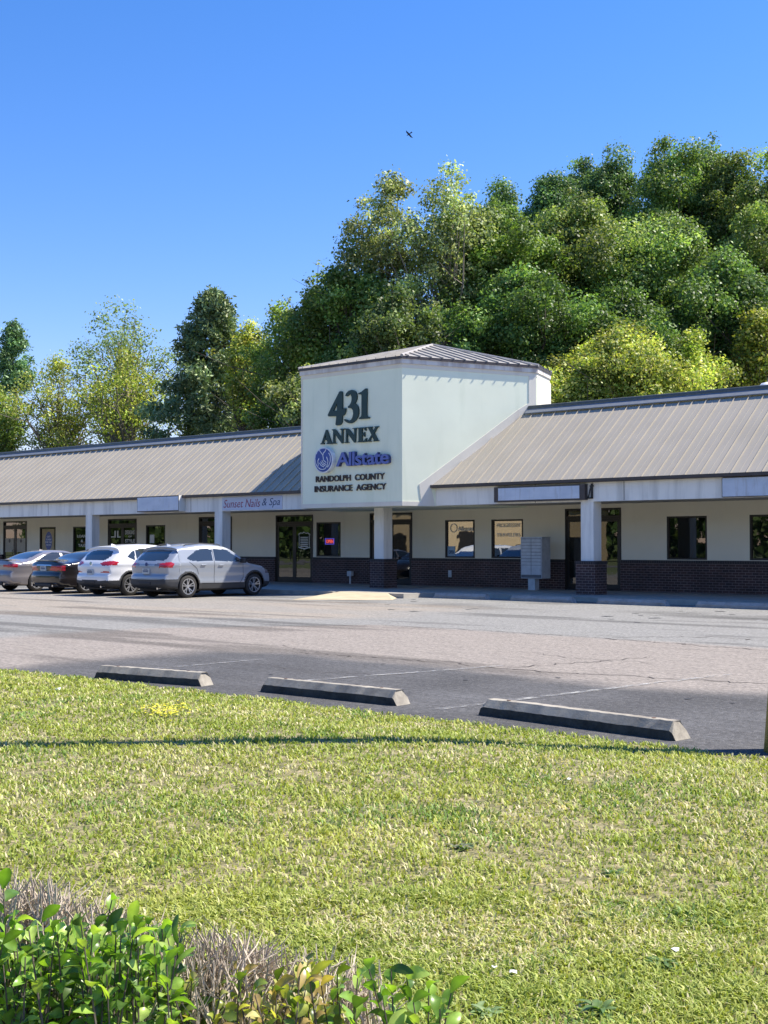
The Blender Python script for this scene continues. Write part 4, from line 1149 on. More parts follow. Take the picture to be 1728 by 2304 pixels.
def suv_spec(paint, kind):
    if kind == 'silver':
        L, Wd, wr = 4.59, 1.88, .350; wh = (.93, 3.64)
        sil = [(.06, .34), (.0, .50), (.01, .66), (.07, .74), (.07, .98), (.13, 1.08), (.42, 1.34), (.62, 1.49), (.57, 1.555), (.90, 1.60), (1.6, 1.67), (2.2, 1.655), (2.65, 1.56), (3.2, 1.23), (3.5, 1.08), (4.05, .98), (4.38, .86), (4.54, .70), (4.59, .48), (4.5, .25), (4.1, .21), (2.3, .20), (.5, .24)]
        side = [('side_window', [(.86, 1.20), (1.10, 1.12), (1.90, 1.12), (1.92, 1.48), (1.60, 1.51), (1.30, 1.45)]), ('side_window', [(1.99, 1.125), (3.08, 1.08), (3.02, 1.17), (2.50, 1.48), (2.0, 1.49)]),
                ('tail_light', [(.0, .93), (.34, .98), (.40, 1.05), (.30, 1.10), (.0, 1.09)]), ('headlight', [(4.1, .82), (4.6, .70), (4.6, .80), (4.15, .95)])]
        end = [('rear_window', [(0, 1.14), (.60, 1.14), (.68, 1.20), (.58, 1.44), (0, 1.475)], .66, 0), ('tail_light', [(.55, .93), (1.1, .93), (1.1, 1.09), (.55, 1.07)], .34, -1), ('tail_light_inner', [(.36, .99), (.55, .96), (.55, 1.07), (.36, 1.05)], .3, -1),
               ('headlight', [(.45, .68), (1, .72), (1, .9), (.5, .82)], 9, L - .45)]
        clad = lambda y: np.where(y < .6, .58, np.where(y > L - .7, .45, .44))
        gaps = [[(1.95, 1.5), (1.95, .95), (1.95, .45)], [(.95, 1.1), (1.25, .9), (1.32, .72)], [(3.12, 1.1), (3.16, .6), (3.02, .42)], [(1.3, .45), (3.0, .42)]]
        handles = [(1.50, 1.0), (2.22, .985)]
        plate = (.045, .82); bel = 1.08; roof = 1.6; tum = .30
    else:
        L, Wd, wr = 4.48, 1.85, .350; wh = (.92, 3.59)
        sil = [(.06, .34), (.0, .48), (.0, .64), (.06, .72), (.04, .92), (.11, 1.06), (.40, 1.34), (.56, 1.49), (.52, 1.555), (.86, 1.60), (1.55, 1.65), (2.2, 1.63), (2.65, 1.54), (3.15, 1.24), (3.42, 1.12), (4.0, 1.02), (4.3, .88), (4.44, .70), (4.48, .46), (4.4, .25), (4.0, .21), (2.3, .20), (.5, .24)]
        side = [('side_window', [(.80, 1.24), (1.10, 1.12), (1.12, 1.44), (1.05, 1.43)]), ('side_window', [(1.17, 1.11), (1.86, 1.11), (1.88, 1.48), (1.4, 1.50), (1.17, 1.46)]), ('side_window', [(1.96, 1.11), (3.0, 1.08), (2.9, 1.2), (2.45, 1.47), (1.96, 1.48)]),
                ('tail_light', [(.0, 1.0), (.40, 1.03), (.47, 1.08), (.3, 1.12), (.0, 1.10)]), ('headlight', [(4.0, .82), (4.5, .70), (4.5, .80), (4.05, .95)])]
        end = [('rear_window', [(0, 1.13), (.46, 1.12), (.62, 1.19), (.64, 1.30), (.54, 1.43), (0, 1.465)], .62, 0), ('tail_light', [(.42, 1.02), (.62, .96), (1.1, .99), (1.1, 1.10), (.55, 1.10)], .4, -1), ('reflector', [(.50, .74), (.82, .74), (.80, .79), (.50, .78)], .25, -1),
               ('headlight', [(.45, .68), (1, .72), (1, .9), (.5, .82)], 9, L - .45)]
        clad = lambda y: np.where(y < .6, .50, np.where(y > L - .7, .42, .42))
        gaps = [[(1.90, 1.5), (1.90, .95), (1.90, .45)], [(1.0, 1.12), (1.25, .9), (1.32, .72)], [(3.06, 1.1), (3.1, .6), (2.98, .42)]]
        handles = [(1.45, 1.0), (2.15, .985)]
        plate = (.03, .76); bel = 1.08; roof = 1.58; tum = .31
    mats = dict(body=paint, lower_cladding=M['clad'], arch_trim=M['clad'], side_window=M['cglass'], rear_window=M['cglass'], tail_light=M['tail'], tail_light_inner=M['tail_clear'], headlight=M['tail_clear'], reflector=M['tail'], handle=paint)
    def extra(root, hwf, mats):
        o = MB().add([(-.03, .80, 1.57), (.03, .80, 1.57), (.03, 1.03, 1.60), (-.03, 1.03, 1.60), (-.006, .84, 1.66), (.006, .84, 1.66)], [(0, 1, 2, 3), (0, 4, 5, 1), (1, 5, 2), (2, 5, 4, 3), (3, 4, 0)]).build('antenna_fin', paint, root, local=True)
        for sg in ((1, -1) if kind == 'silver' else ()):
            x = sg * .62
            MB().tube([(x, .95, 1.57), (x * 1.0, 1.05, 1.625), (x, 1.6, 1.672), (x, 2.3, 1.645), (x, 2.45, 1.60)], .014, 6).build('roof_rail', M['black'] if kind == 'silver' else paint, root, local=True)
        bevel(MB().box((-.28, -.015, .40), (.28, .10, .50)).build('bumper_insert', M['hubdark'], root, local=True), .02)
        MB().tube([(.55, .03, .30), (.55, .25, .32)], .035, 10).build('exhaust_pipe', M['chrome'], root, local=True)
        b = MB(); b.lathe([(0, .006), (.055, .006), (.06, 0)], (0, .055 if kind == 'silver' else .045, 1.03), (0, -1, .1), 20); b.build('badge', M['navy'] if kind == 'silver' else M['chrome'], root, local=True)
    return dict(L=L, W=Wd, sil=sil, hw=suv_hw(Wd, bel, roof, tum, L, wh, wr), R=R_suv(L), spine_z=.72, wheels=wh, wr=wr, ar=.415, arch=True, side=side, end=end, clad_z=clad, mats=mats, mirror=(3.02, 1.08), handles=handles,
                gaps=gaps, plate=plate, spokes=5 if kind == 'silver' else 5, twin=True, extra=extra, mirror_body=(kind != 'silver'))
def sedan_spec(paint, kind):
    L, Wd, wr = 4.88, 1.85, .335; wh = (1.10, 3.90)
    if kind == 'grey':
        sil = [(.07, .30), (.0, .45), (.0, .62), (.07, .74), (.06, .92), (.10, 1.04), (.02 + .12, 1.095), (.45, 1.085), (.80, 1.13), (1.35, 1.345), (1.75, 1.425), (2.2, 1.445), (2.65, 1.40), (3.2, 1.15), (3.5, 1.01), (4.1, .92), (4.6, .76), (4.82, .58), (4.86, .38), (4.7, .20), (4.2, .18), (2.4, .17), (.5, .20)]
        tl = [('tail_light', [(0, .84), (.26, .87), (.34, .93), (.0, .98)])]; te = [('tail_light', [(.40, .86), (1.1, .84), (1.1, .98), (.42, .94)], .34, -1)]
    else:
        sil = [(.07, .30), (.0, .45), (.0, .62), (.06, .74), (.05, .90), (.09, 1.02), (.16, 1.085), (.5, 1.08), (.90, 1.15), (1.35, 1.34), (1.8, 1.43), (2.2, 1.455), (2.65, 1.41), (3.2, 1.16), (3.5, 1.02), (4.1, .93), (4.6, .78), (4.82, .58), (4.86, .38), (4.7, .20), (4.2, .18), (2.4, .17), (.5, .20)]
        tl = [('tail_light', [(0, .78), (.22, .80), (.30, .92), (.0, .94)])]; te = [('tail_light', [(.34, .78), (1.1, .76), (1.1, .94), (.44, .92)], .30, -1)]
    side = [('side_window', [(1.16, 1.08), (1.30, 1.04), (2.12, 1.03), (2.12, 1.35), (1.85, 1.36), (1.50, 1.27)]), ('side_window', [(2.20, 1.03), (3.15, .99), (3.02, 1.10), (2.62, 1.33), (2.2, 1.36)])] + tl
    end = [('rear_window', [(0, 1.13), (.62, 1.13), (.60, 1.28), (.52, 1.385), (0, 1.395)], 1.55, .62)] + te
    if kind == 'black': end.append(('chrome_strip', [(0, .945), (.62, .945), (.62, .965), (0, .965)], .3, -1))
    mats = dict(body=paint, lower_cladding=paint, arch_trim=M['clad'], side_window=M['cglass'], rear_window=M['cglass'], tail_light=M['tail'], headlight=M['tail_clear'], chrome_strip=M['chrome'], handle=paint)
    def R(x, z):
        if x < .5 and z < 1.1: return .17
        if x > L - .5: return .28
        if z > 1.15: return .15
        if z < .35: return .08
        return .12
    def extra(root, hwf, mats):
        mb = MB(); mb.sweep([(0, 0), (.16, .03), (.17, .045), (0, .035)], (-.62, .12, 1.07), (.62, .12, 1.07), (0, 1, 0)); mb.build('boot_spoiler', M['black'] if kind == 'grey' else paint, root, local=True)
        bevel(MB().box((-.45, .0, .24), (.45, .12, .34)).build('rear_diffuser', M['hubdark'], root, local=True), .02)
        for sg in (1, -1): MB().tube([(sg * .58, .0, .27), (sg * .58, .25, .28)], .036, 10).build('exhaust_pipe', M['chrome'], root, local=True)
        MB().add([(-.02, 1.75, 1.415), (.02, 1.75, 1.415), (.02, 1.95, 1.43), (-.02, 1.95, 1.43), (0, 1.78, 1.48)], [(0, 4, 1), (1, 4, 2), (2, 4, 3), (3, 4, 0)]).build('antenna_fin', paint, root, local=True)
    return dict(L=L, W=Wd, sil=sil, hw=suv_hw(Wd, .98, 1.40, .50, L, wh, wr, .012), R=R, spine_z=.62, wheels=wh, wr=wr, ar=.375, side=side, end=end, clad_z=lambda y: np.where(y < .8, .10, .12), mats=mats, mirror=(3.12, 1.0),
                handles=[(1.72, .90), (2.75, .88)], gaps=[[(2.16, 1.36), (2.16, .9), (2.18, .3)], [(1.2, 1.05), (1.5, .8), (1.5, .5)], [(3.3, 1.0), (3.36, .5), (3.2, .28)]], plate=(.045, .84 if kind == 'black' else .60), spokes=8, twin=False, extra=extra, mirror_body=True)
P_SILVER = car_paint('pale_silver_blue_paint', (0.30, 0.33, 0.375), .2, .36)
P_WHITE = car_paint('white_paint', (0.78, 0.79, 0.80), 0, .4)
P_BLACK = car_paint('black_brown_paint', (0.022, 0.018, 0.018), .2, .3)
P_GREY = car_paint('warm_grey_paint', (0.27, 0.25, 0.25), .3, .32)
make_car(suv_spec(P_SILVER, 'silver'), (-28.36, 23.0), 'silver blue SUV with black lower trim, parked nearest the tower, front half in shade')
make_car(suv_spec(P_WHITE, 'white'), (-30.95, 22.9), 'white SUV parked between the silver SUV and the black sedan')
make_car(sedan_spec(P_BLACK, 'black'), (-33.62, 23.0), 'black sedan with red tail lights parked left of the white SUV')
make_car(sedan_spec(P_GREY, 'grey'), (-36.4, 23.0), 'warm grey sedan with black boot spoiler, leftmost of the parked cars')
make_car(sedan_spec(P_BLACK, 'grey'), (-39.4, 24.6), 'dark car mostly hidden behind the grey sedan at the left edge') if False else None

# ------------------------------------------------------------------ utility pole at the right edge, wire overhead is out of view
p = Wz(1720, 1692); pc = p + _r * .155
e = empty('utility_pole', (pc[0], pc[1], 0), 'wooden pole with a yellow guard at its foot, at the right edge of the picture', 'pole')
lean = Vector((0, .18, 0))
top = Vector((pc[0], pc[1], 0)) + lean * 10.5 + Vector((0, 0, 10.5))
b0 = Vector((pc[0], pc[1], 0))
def along(h): return b0 + lean * h + Vector((0, 0, h))
MB().tube([along(-.3), along(3), along(7), along(10.5)], [.135, .125, .11, .095], 16).build('wood_shaft', M['pole'], e, True)
MB().tube([along(-.05), along(2.2)], [.155, .145], 20).build('yellow_guard', M['yellow'], e, True)

# bird
bp = _O + ray(920, 302) * 170
e = bpy.data.objects.new('soaring_bird', None); bpy.data.objects.remove(e)
ax = Vector(_r * math.cos(rad(-48)) + _up * math.sin(rad(-48))).normalized(); fwd = Vector(-_r * .82 - _up * .55 + _fw * .1).normalized(); upv = ax.cross(fwd).normalized()
def bpnt(a, b, c): return tuple(Vector(bp) + ax * a + fwd * b + upv * c)
mb = MB()
pts_w = [(-.72, -.10, .22), (-.45, .10, .10), (-.10, .12, .02), (.10, .12, .02), (.45, .10, .10), (.72, -.10, .22), (.45, -.09, .08), (.10, -.12, 0), (-.10, -.12, 0), (-.45, -.09, .08)]
tp = [bpnt(*q) for q in pts_w]; bt = [bpnt(a, b, c - .03) for a, b, c in pts_w]
fc_ = [(0, 1, 9), (1, 2, 8, 9), (2, 3, 7, 8), (3, 4, 6, 7), (4, 5, 6)]
mb.add(tp + bt, fc_ + [tuple(i + 10 for i in f[::-1]) for f in fc_] + [(i, (i + 1) % 10, 10 + (i + 1) % 10, 10 + i) for i in range(10)])
mb.tube([bpnt(0, .36, .0), bpnt(0, .27, .0), bpnt(0, .1, 0), bpnt(0, -.15, 0), bpnt(0, -.28, 0)], [.02, .045, .08, .06, .03], 8)
t4 = [(-.05, -.22, 0), (.05, -.22, 0), (.12, -.50, 0), (-.12, -.50, 0)]
mb.add([bpnt(*q) for q in t4] + [bpnt(a, b, c - .02) for a, b, c in t4], [(0, 1, 2, 3), (7, 6, 5, 4), (0, 4, 5, 1), (1, 5, 6, 2), (2, 6, 7, 3), (3, 7, 4, 0)])
tag(mb.build('bird', M['black'], origin=tuple(bp)), 'dark bird soaring high in the blue sky', 'bird')

# building over the road behind the viewer: the shop windows mirror it
e = empty('tan_building', (-82, -32, 0), 'tan flat-roofed building across the road, seen only mirrored in the shop windows', 'building')
MB().box((-89, -44, 0), (-67, -32, 5.2)).build('wall', M['tan_wall'], e)
MB().box((-89.3, -44.3, 5.2), (-66.7, -31.7, 5.6)).build('roof', M['dark_trim'], e)
for x in range(-86, -69, 9): MB().box((x, -31.99, .6), (x + 2.2, -31.93, 2.8)).build('window', M['frame'], e)

# ------------------------------------------------------------------ trees
def leaf_quads(rg, C, Nn, size, palette, cmul, long_=1.5):
    """one small bent leaf-cluster quad per centre; Nn = normals"""
    n = len(C)
    a = rg.normal(size=(n, 3)); a -= (a * Nn).sum(1, keepdims=True) * Nn; a /= np.linalg.norm(a, axis=1, keepdims=True) + 1e-9
    b = np.cross(Nn, a)
    s = (size * rg.uniform(.55, 1.35, n))[:, None]
    v = np.stack([C - a * s * long_ * .5, C - b * s * .5 + Nn * s * .1, C + a * s * long_ * .5 - Nn * s * .12, C + b * s * .5 + Nn * s * .1], 1).reshape(-1, 3)
    f = np.arange(4 * n).reshape(-1, 4)
    col = palette[rg.integers(0, len(palette), n)] * cmul[:, None] * rg.uniform(.8, 1.2, (n, 1))
    return v, f, np.repeat(col, 4, 0)
def make_tree(u, vtop, wpx, depth, label, kind='oak', palette=None, dens=1.0, seed=0, vlow=1060, bark='bark', name='tree', group='trees behind the shops', lean=0, size=None, nclump=None, gaps=0.0):
    rg = np.random.default_rng(seed + 100); g = Wt(u, depth); Htop = H + (1227 - vtop) / F * depth
    rx = wpx / 2 / F * depth; zlow = max(1.5, H + (1227 - vlow) / F * depth)
    e = empty(name, (g[0], g[1], 0), label, 'tree', group)
    hc = Htop - zlow
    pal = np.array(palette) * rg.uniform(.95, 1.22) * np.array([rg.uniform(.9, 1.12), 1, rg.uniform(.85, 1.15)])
    K = int((nclump or 90) * (1.55 if kind != 'pine' else 1.5))
    if kind == 'pine':
        cl = []
        for k in range(K):
            t = rg.random() ** .8; z = zlow + hc * t; a = rg.uniform(0, 2 * PI); r = rx * (1 - t) ** .62 * (.25 + .8 * rg.random() ** .5) * (.82 + .22 * math.sin(3 * a + seed + t * 11) + .16 * math.sin(t * 37 + a)) + .1
            cl.append((math.cos(a) * r + lean * t, math.sin(a) * r, z - r * .05, .75 * (1 - t * .4) * rg.uniform(.6, 1.2) + .1, .42))
        cl = np.array(cl)
    else:
        cl = []; ph = rg.uniform(0, 2 * PI, 8); wide = rg.uniform(.30, .5)
        npk = max(2, int(rx / 1.5)); pk = [(rg.uniform(0, 2 * PI), rg.uniform(.15, .6) * rx, rg.uniform(.80, 1.0)) for _ in range(npk)] + [(0, 0, 1.0)]
        while len(cl) < K:
            t = rg.random() ** .9; a = rg.uniform(0, 2 * PI)
            shp = (math.sin(PI * min(1, (t / wide) * .5 if t < wide else .5 + (t - wide) / (1 - wide) * .5)) ** (.42 if group != GB else .34)) if t < .999 else 0
            lob = .72 + .18 * math.sin(2 * a + ph[0] + t * 5) + .17 * math.sin(3 * a + ph[1] - t * 9) + .16 * math.sin(5 * a + ph[2] + t * 17) + .15 * math.sin(t * 29 + ph[3] + a * 2)
            q = rg.random() ** .42 * (1.0 if rg.random() > .12 else rg.uniform(1.05, 1.25)); rr = rx * shp * lob * q
            x, y, z = math.cos(a) * rr + lean * t, math.sin(a) * rr, zlow + hc * t
            if t > .66:   # several separate peaks instead of one dome
                d_ = [math.hypot(x - math.cos(b) * c, y - math.sin(b) * c) for b, c, _ in pk]; k = int(np.argmin(d_)); lim = pk[k][2] - rg.uniform(0, .10) - (.30 if group != GB else .27) * (d_[k] / (rx * .5)) ** 1.3
                if t > lim: continue
            r = (.26 + .85 * rg.random() ** 1.7) * (.7 + rx / 11) * (.65 if q > 1 else 1)
            cl.append((x, y, z - r * .5, r, r * rg.uniform(.55, 1.0)))
        cl = np.array(cl)
        tp_ = (cl[:, 2] + cl[:, 4] * .8).max(); cl[:, 2] = zlow + (cl[:, 2] - zlow) * (hc / (tp_ - zlow))
    sz = (size or .20) * .58
    per = (7.0 * (cl[:, 3] / sz) ** 2 * dens * (1.0 if kind != 'pine' else 1.2)).astype(int)
    ci = np.repeat(np.arange(len(cl)), per); n = len(ci)
    d = rg.normal(size=(n, 3)); d /= np.linalg.norm(d, axis=1, keepdims=True); q = (rg.random(n) ** .45)[:, None]
    C = cl[ci, :3] + d * q * np.stack([cl[ci, 3], cl[ci, 3], cl[ci, 4]], 1)
    C += rg.normal(size=(n, 3)) * .12
    if kind == 'pine': Nn = rg.normal(size=(n, 3)); 
    else: Nn = d * .8 + rg.normal(size=(n, 3)) * .6 + np.array([0, 0, .35])
    Nn /= np.linalg.norm(Nn, axis=1, keepdims=True)
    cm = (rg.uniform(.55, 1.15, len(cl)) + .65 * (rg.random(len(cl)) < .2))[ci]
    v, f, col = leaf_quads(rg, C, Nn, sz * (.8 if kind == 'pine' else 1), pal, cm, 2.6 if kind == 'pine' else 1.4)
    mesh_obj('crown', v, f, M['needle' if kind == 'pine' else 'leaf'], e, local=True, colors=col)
    # trunk with limbs reaching into the clumps
    mb = MB(); r0 = .16 + rx * .045
    tip = Vector((lean, 0, zlow + hc * (.93 if kind == 'pine' else .62)))
    tr = [Vector((0, 0, -.2)), Vector((rg.normal() * .1, rg.normal() * .1, zlow * .6)), Vector((lean * .4 + rg.normal() * .2, rg.normal() * .2, zlow + hc * .2)), Vector((lean * .7, 0, zlow + hc * .42)), tip]
    mb.tube(tr, [r0, r0 * .85, r0 * .65, r0 * .45, r0 * .15], 9)
    sel = rg.permutation(len(cl))[:min(len(cl), 44 if kind != 'pine' else 30)]
    for k in sel:
        c = Vector(cl[k, :3]); t = min(.95, max(.12, (c.z - zlow) / hc * .75)); 
        if kind == 'pine': st = Vector((lean * t, 0, c.z - .1))
        else:
            h = zlow * .6 + (zlow + hc * .62 - zlow * .6) * t * .8; st = Vector((lean * t * .6, 0, h))
        mid = (st + c) / 2 + Vector((rg.normal() * .3, rg.normal() * .3, .35 if kind != 'pine' else -.1)); rr = r0 * .32 * (1 - t * .5)
        mb.tube([st, mid, c], [rr, rr * .6, rr * .2], 5, False)
        for _ in range({'sparse': 3, 'pine': 0}.get(kind, 1)):
            d_ = Vector(rg.normal(size=3)); d_.z = abs(d_.z) * .6
            mb.tube([mid, mid + d_ * .8, mid + d_ * 1.5 + Vector((0, 0, .3))], [rr * .4, rr * .25, rr * .08], 4, False)
    mb.build('trunk', M[bark], e, True, local=True)
    return e
GB = 'tall leafy trees behind the right of the shops'
OAK = [(0.155, 0.25, 0.055), (0.19, 0.28, 0.065), (0.12, 0.205, 0.05), (0.3, 0.37, 0.14)]
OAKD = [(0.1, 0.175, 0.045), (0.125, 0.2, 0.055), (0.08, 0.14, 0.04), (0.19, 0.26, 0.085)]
OAKL = [(0.25, 0.31, 0.1), (0.32, 0.37, 0.15), (0.18, 0.25, 0.07), (0.42, 0.46, 0.25)]
BLUEG = [(0.13, 0.235, 0.09), (0.16, 0.265, 0.1), (0.1, 0.185, 0.07)]
SPRING = [(.27, .36, .06), (.34, .40, .08), (.20, .30, .05), (.42, .44, .14)]
SAGE = [(.24, .33, .14), (.29, .37, .16), (.20, .29, .11)]
PINE = [(0.14, 0.19, 0.09), (0.18, 0.22, 0.11), (0.1, 0.145, 0.07), (0.26, 0.28, 0.15)]
GB = 'tall leafy trees behind the right of the shops'
make_tree(1010, 358, 330, 62, 'tall old oak with pale olive leaves and bare grey limbs rising above the tower roof', 'oak', OAKL, .62, 1, 760, 'bark_pale', nclump=110)
make_tree(885, 378, 250, 63, 'olive green oak leaning left over the left of the tower', 'oak', OAKL, .75, 2, 800, nclump=110, lean=-1)
make_tree(790, 520, 230, 62, 'mid green oak directly above the left edge of the tower', 'oak', OAK, .9, 3, 860, nclump=110)
make_tree(715, 585, 190, 64, 'green oak rising over the left edge of the tower', 'oak', OAK, .9, 41, 880, nclump=110)
make_tree(640, 672, 210, 66, 'dark oak between the pine and the tower', 'oak', OAK, .9, 4, 960, nclump=95)
make_tree(560, 715, 150, 72, 'bright green leafy tree peeking out right of the pine', 'oak', SPRING, .7, 5, 940)
make_tree(478, 660, 300, 78, 'broad grey green pine with a pointed top left of the tower', 'pine', PINE, .62, 6, 1010, nclump=230, size=.26)
make_tree(265, 664, 300, 88, 'tall airy light green tree with thin leaves left of the pine', 'sparse', SAGE, .17, 7, 930, 'bark_pale', nclump=170, size=.22)
make_tree(285, 770, 310, 82, 'yellow green spreading tree with visible grey branches behind the left roof', 'sparse', SPRING, .20, 8, 1010, 'bark_pale', nclump=150, size=.22)
make_tree(130, 795, 230, 84, 'low yellow green tree left of the airy tree', 'sparse', SPRING, .26, 9, 1010, 'bark_pale', nclump=110, size=.2)
make_tree(25, 727, 110, 105, 'dark blue green pine at the left edge standing above the other trees', 'pine', BLUEG, .7, 10, 900, nclump=60, size=.26)
make_tree(-10, 850, 170, 86, 'bright green bushy tree at the left edge behind the roof', 'oak', SPRING, .7, 11, 1020, size=.2)
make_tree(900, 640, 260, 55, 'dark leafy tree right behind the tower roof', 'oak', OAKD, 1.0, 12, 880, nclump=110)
make_tree(1120, 440, 350, 64, 'big green oak above the right end of the tower', 'oak', OAK, 1.0, 13, 760, nclump=230, group=GB)
make_tree(1240, 383, 336, 74, 'blue green tree top on the skyline left of the highest trees', 'oak', BLUEG, 1.0, 14, 760, nclump=220, group=GB)
make_tree(1385, 322, 282, 78, 'blue green tree on the skyline with two small peaks', 'oak', BLUEG, 1.0, 15, 700, nclump=220, group=GB)
make_tree(1300, 420, 404, 66, 'olive tree with pale tips in front of the blue green skyline trees', 'oak', OAK, .95, 16, 800, nclump=240, group=GB)
make_tree(1500, 302, 228, 74, 'highest bright green tree on the right skyline', 'oak', OAK, .95, 17, 700, nclump=110, group=GB)
make_tree(1610, 300, 269, 76, 'rounded pale green tree on the skyline near the right edge', 'oak', BLUEG, 1.0, 18, 700, nclump=220, group=GB)
make_tree(1740, 325, 296, 70, 'green tree filling the top right edge', 'oak', OAK, .95, 19, 800, nclump=220, group=GB)
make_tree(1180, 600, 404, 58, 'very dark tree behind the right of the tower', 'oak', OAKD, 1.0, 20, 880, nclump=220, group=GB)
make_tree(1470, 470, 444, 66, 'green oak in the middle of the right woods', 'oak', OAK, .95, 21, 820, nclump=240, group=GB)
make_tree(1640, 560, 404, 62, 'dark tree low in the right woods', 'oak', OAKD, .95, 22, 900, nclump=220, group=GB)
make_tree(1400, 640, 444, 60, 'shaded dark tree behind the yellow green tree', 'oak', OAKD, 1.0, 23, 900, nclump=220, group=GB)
make_tree(1400, 722, 404, 54, 'yellow green tree in front, just above the right roof', 'oak', SPRING, .8, 24, 950, nclump=220, size=.17, group='low trees just behind the right roof')
make_tree(1560, 735, 150, 55.5, 'small yellow green tree touching the right roof, right of the larger one', 'oak', SPRING, .8, 25, 950, nclump=60, size=.17, group='low trees just behind the right roof')
make_tree(1715, 690, 150, 58, 'yellow green tree at the right edge above the roof', 'oak', SPRING, .75, 26, 900, nclump=60, group='low trees just behind the right roof')
make_tree(1310, 345, 240, 79, 'rounded blue green tree top on the skyline beside the two small peaks', 'oak', BLUEG, 1.0, 31, 700, nclump=170, group=GB)
make_tree(1660, 330, 264, 73, 'broad pale green crown filling the skyline gap near the right edge', 'oak', OAK, 1.0, 32, 700, nclump=170, group=GB)
make_tree(1130, 400, 230, 76, 'small tree top on the skyline right of the old oak', 'oak', BLUEG, 1.0, 33, 700, nclump=120, group=GB)
make_tree(1230, 830, 130, 54, 'small leafy tree just right of the tower above the roof', 'oak', OAKL, .8, 27, 960, nclump=50, size=.17, group=GB)
make_tree(700, 820, 190, 58, 'olive tipped tree low beside the left edge of the tower', 'oak', OAKL, .9, 28, 960, nclump=80)

# far woods that read as one mass: low behind the shops, and across the road (seen in the shop windows)
def wood_mass(name, pts, hs_, label, seed, pal, nper=26, rad_=2.2, sz=.34):
    rg = np.random.default_rng(seed); C = []; 
    for (x0, y0), (x1, y1), (h0, h1) in zip(pts[:-1], pts[1:], hs_):
        L = math.hypot(x1 - x0, y1 - y0); n = int(L * nper / 10)
        t = rg.random(n); h = (h0 + (h1 - h0) * t) * rg.uniform(.0, 1, n) ** .7 * (1 + .15 * np.sin(t * 25 + seed)); C.append(np.stack([x0 + (x1 - x0) * t + rg.normal(size=n), y0 + (y1 - y0) * t + rg.normal(size=n) * 1.5, h], 1))
    C = np.concatenate(C); per = int(3.2 * (rad_ / sz) ** 2); ci = np.repeat(np.arange(len(C)), per); n = len(ci)
    d = rg.normal(size=(n, 3)); d /= np.linalg.norm(d, axis=1, keepdims=True); P = C[ci] + d * (rg.random(n) ** .4)[:, None] * rad_ * np.array([1, 1, .75]); P[:, 2] = np.abs(P[:, 2])
    Nn = d * .8 + rg.normal(size=(n, 3)) * .6; Nn /= np.linalg.norm(Nn, axis=1, keepdims=True)
    v, f, col = leaf_quads(rg, P, Nn, sz, np.array(pal), rg.uniform(.7, 1.3, len(C))[ci], 1.4)
    tag(mesh_obj(name, v, f, M['leaf'], colors=col), label, 'woodland', kind='stuff')
def at(u, t): g = Wt(u, t); return (g[0], g[1])
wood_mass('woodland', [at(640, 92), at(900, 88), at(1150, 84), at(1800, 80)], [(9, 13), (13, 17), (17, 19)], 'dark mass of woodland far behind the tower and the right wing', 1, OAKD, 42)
wood_mass('woodland', [at(-80, 120), at(250, 112), at(640, 100)], [(8, 7), (7, 9)], 'bright green far trees low behind the left wing', 2, SPRING, 22)
wood_mass('woodland', [(-190, -56), (20, -56)], [(15, 15)], 'dark trees across the road, mirrored in the shop windows', 3, OAKD, 48, 3.4, .75)

# ------------------------------------------------------------------ lawn
def lawn_edge(x): return 8.76 - .10 * np.clip(x + 12, -9, 0) ** 2 * .6 + fbm(x, x * 0, 1.1, 40) * .22 - .2 - np.clip(x + 5, 0, 9) * .06
def lawn_z(x, y):
    d = lawn_edge(x) - y
    return .006 + .10 * sst(0, 1.9, d) + .03 * (fbm(x, y, 2.5, 44) - .5) * sst(0, 1.5, d) * 2
def lawn_mat():
    m = N('lawn_soil_and_thatch'); m.set(Roughness=1)
    p = m.pos(); a = m.ramp(m.noise(9, p, 7, .7), [(.35, (.07, .075, .03)), (.5, (.20, .18, .08)), (.68, (.46, .38, .24))]); m.color(a); m.bump(m.noise(40, p, 5, .7), .8, .02)
    return m.m
xs = np.arange(-30, 8.01, .12); ts = np.concatenate([[0], np.linspace(.05, 1.2, 14), np.linspace(1.35, 17, 60)])
GX, TT = np.meshgrid(xs, ts, indexing='ij'); E_ = lawn_edge(GX); GY = E_ - TT; GZ = lawn_z(GX, GY); GZ[:, 0] = -.01
ni, nj = GX.shape; idx = np.arange(ni * nj).reshape(ni, nj)
fc = np.stack([idx[:-1, 1:], idx[1:, 1:], idx[1:, :-1], idx[:-1, :-1]], -1).reshape(-1, 4)
tag(mesh_obj('lawn', np.stack([GX, GY, GZ], -1).reshape(-1, 3), fc, lawn_mat(), smooth=True), kind='structure')
NB = 480000
rg = np.random.default_rng(5)
rr = []; th = []
u_ = rg.random(NB); r_ = np.where(rg.random(NB) < .42, np.sqrt(2.0 ** 2 + u_ * (5.2 ** 2 - 2.0 ** 2)), (5.2 ** .8 + u_ * (19 ** .8 - 5.2 ** .8)) ** (1 / .8))
t_ = rad(-41) + rg.uniform(-rad(24), rad(24), NB)
X = np.sin(t_) * r_; Y = np.cos(t_) * r_
k = Y < lawn_edge(X) + .03; X, Y, r_ = X[k], Y[k], r_[k]; n = len(X)
patch = fbm(X, Y, 1.3, 50); tuft = fbm(X, Y, .22, 60, 3); straw = fbm(X, Y, .5, 70)
keep = rg.random(n) < np.clip(.60 + 1.4 * (tuft - .40), .34, 1); X, Y, r_, patch, tuft, straw = [q[keep] for q in (X, Y, r_, patch, tuft, straw)]; n = len(X)
Z = lawn_z(X, Y)
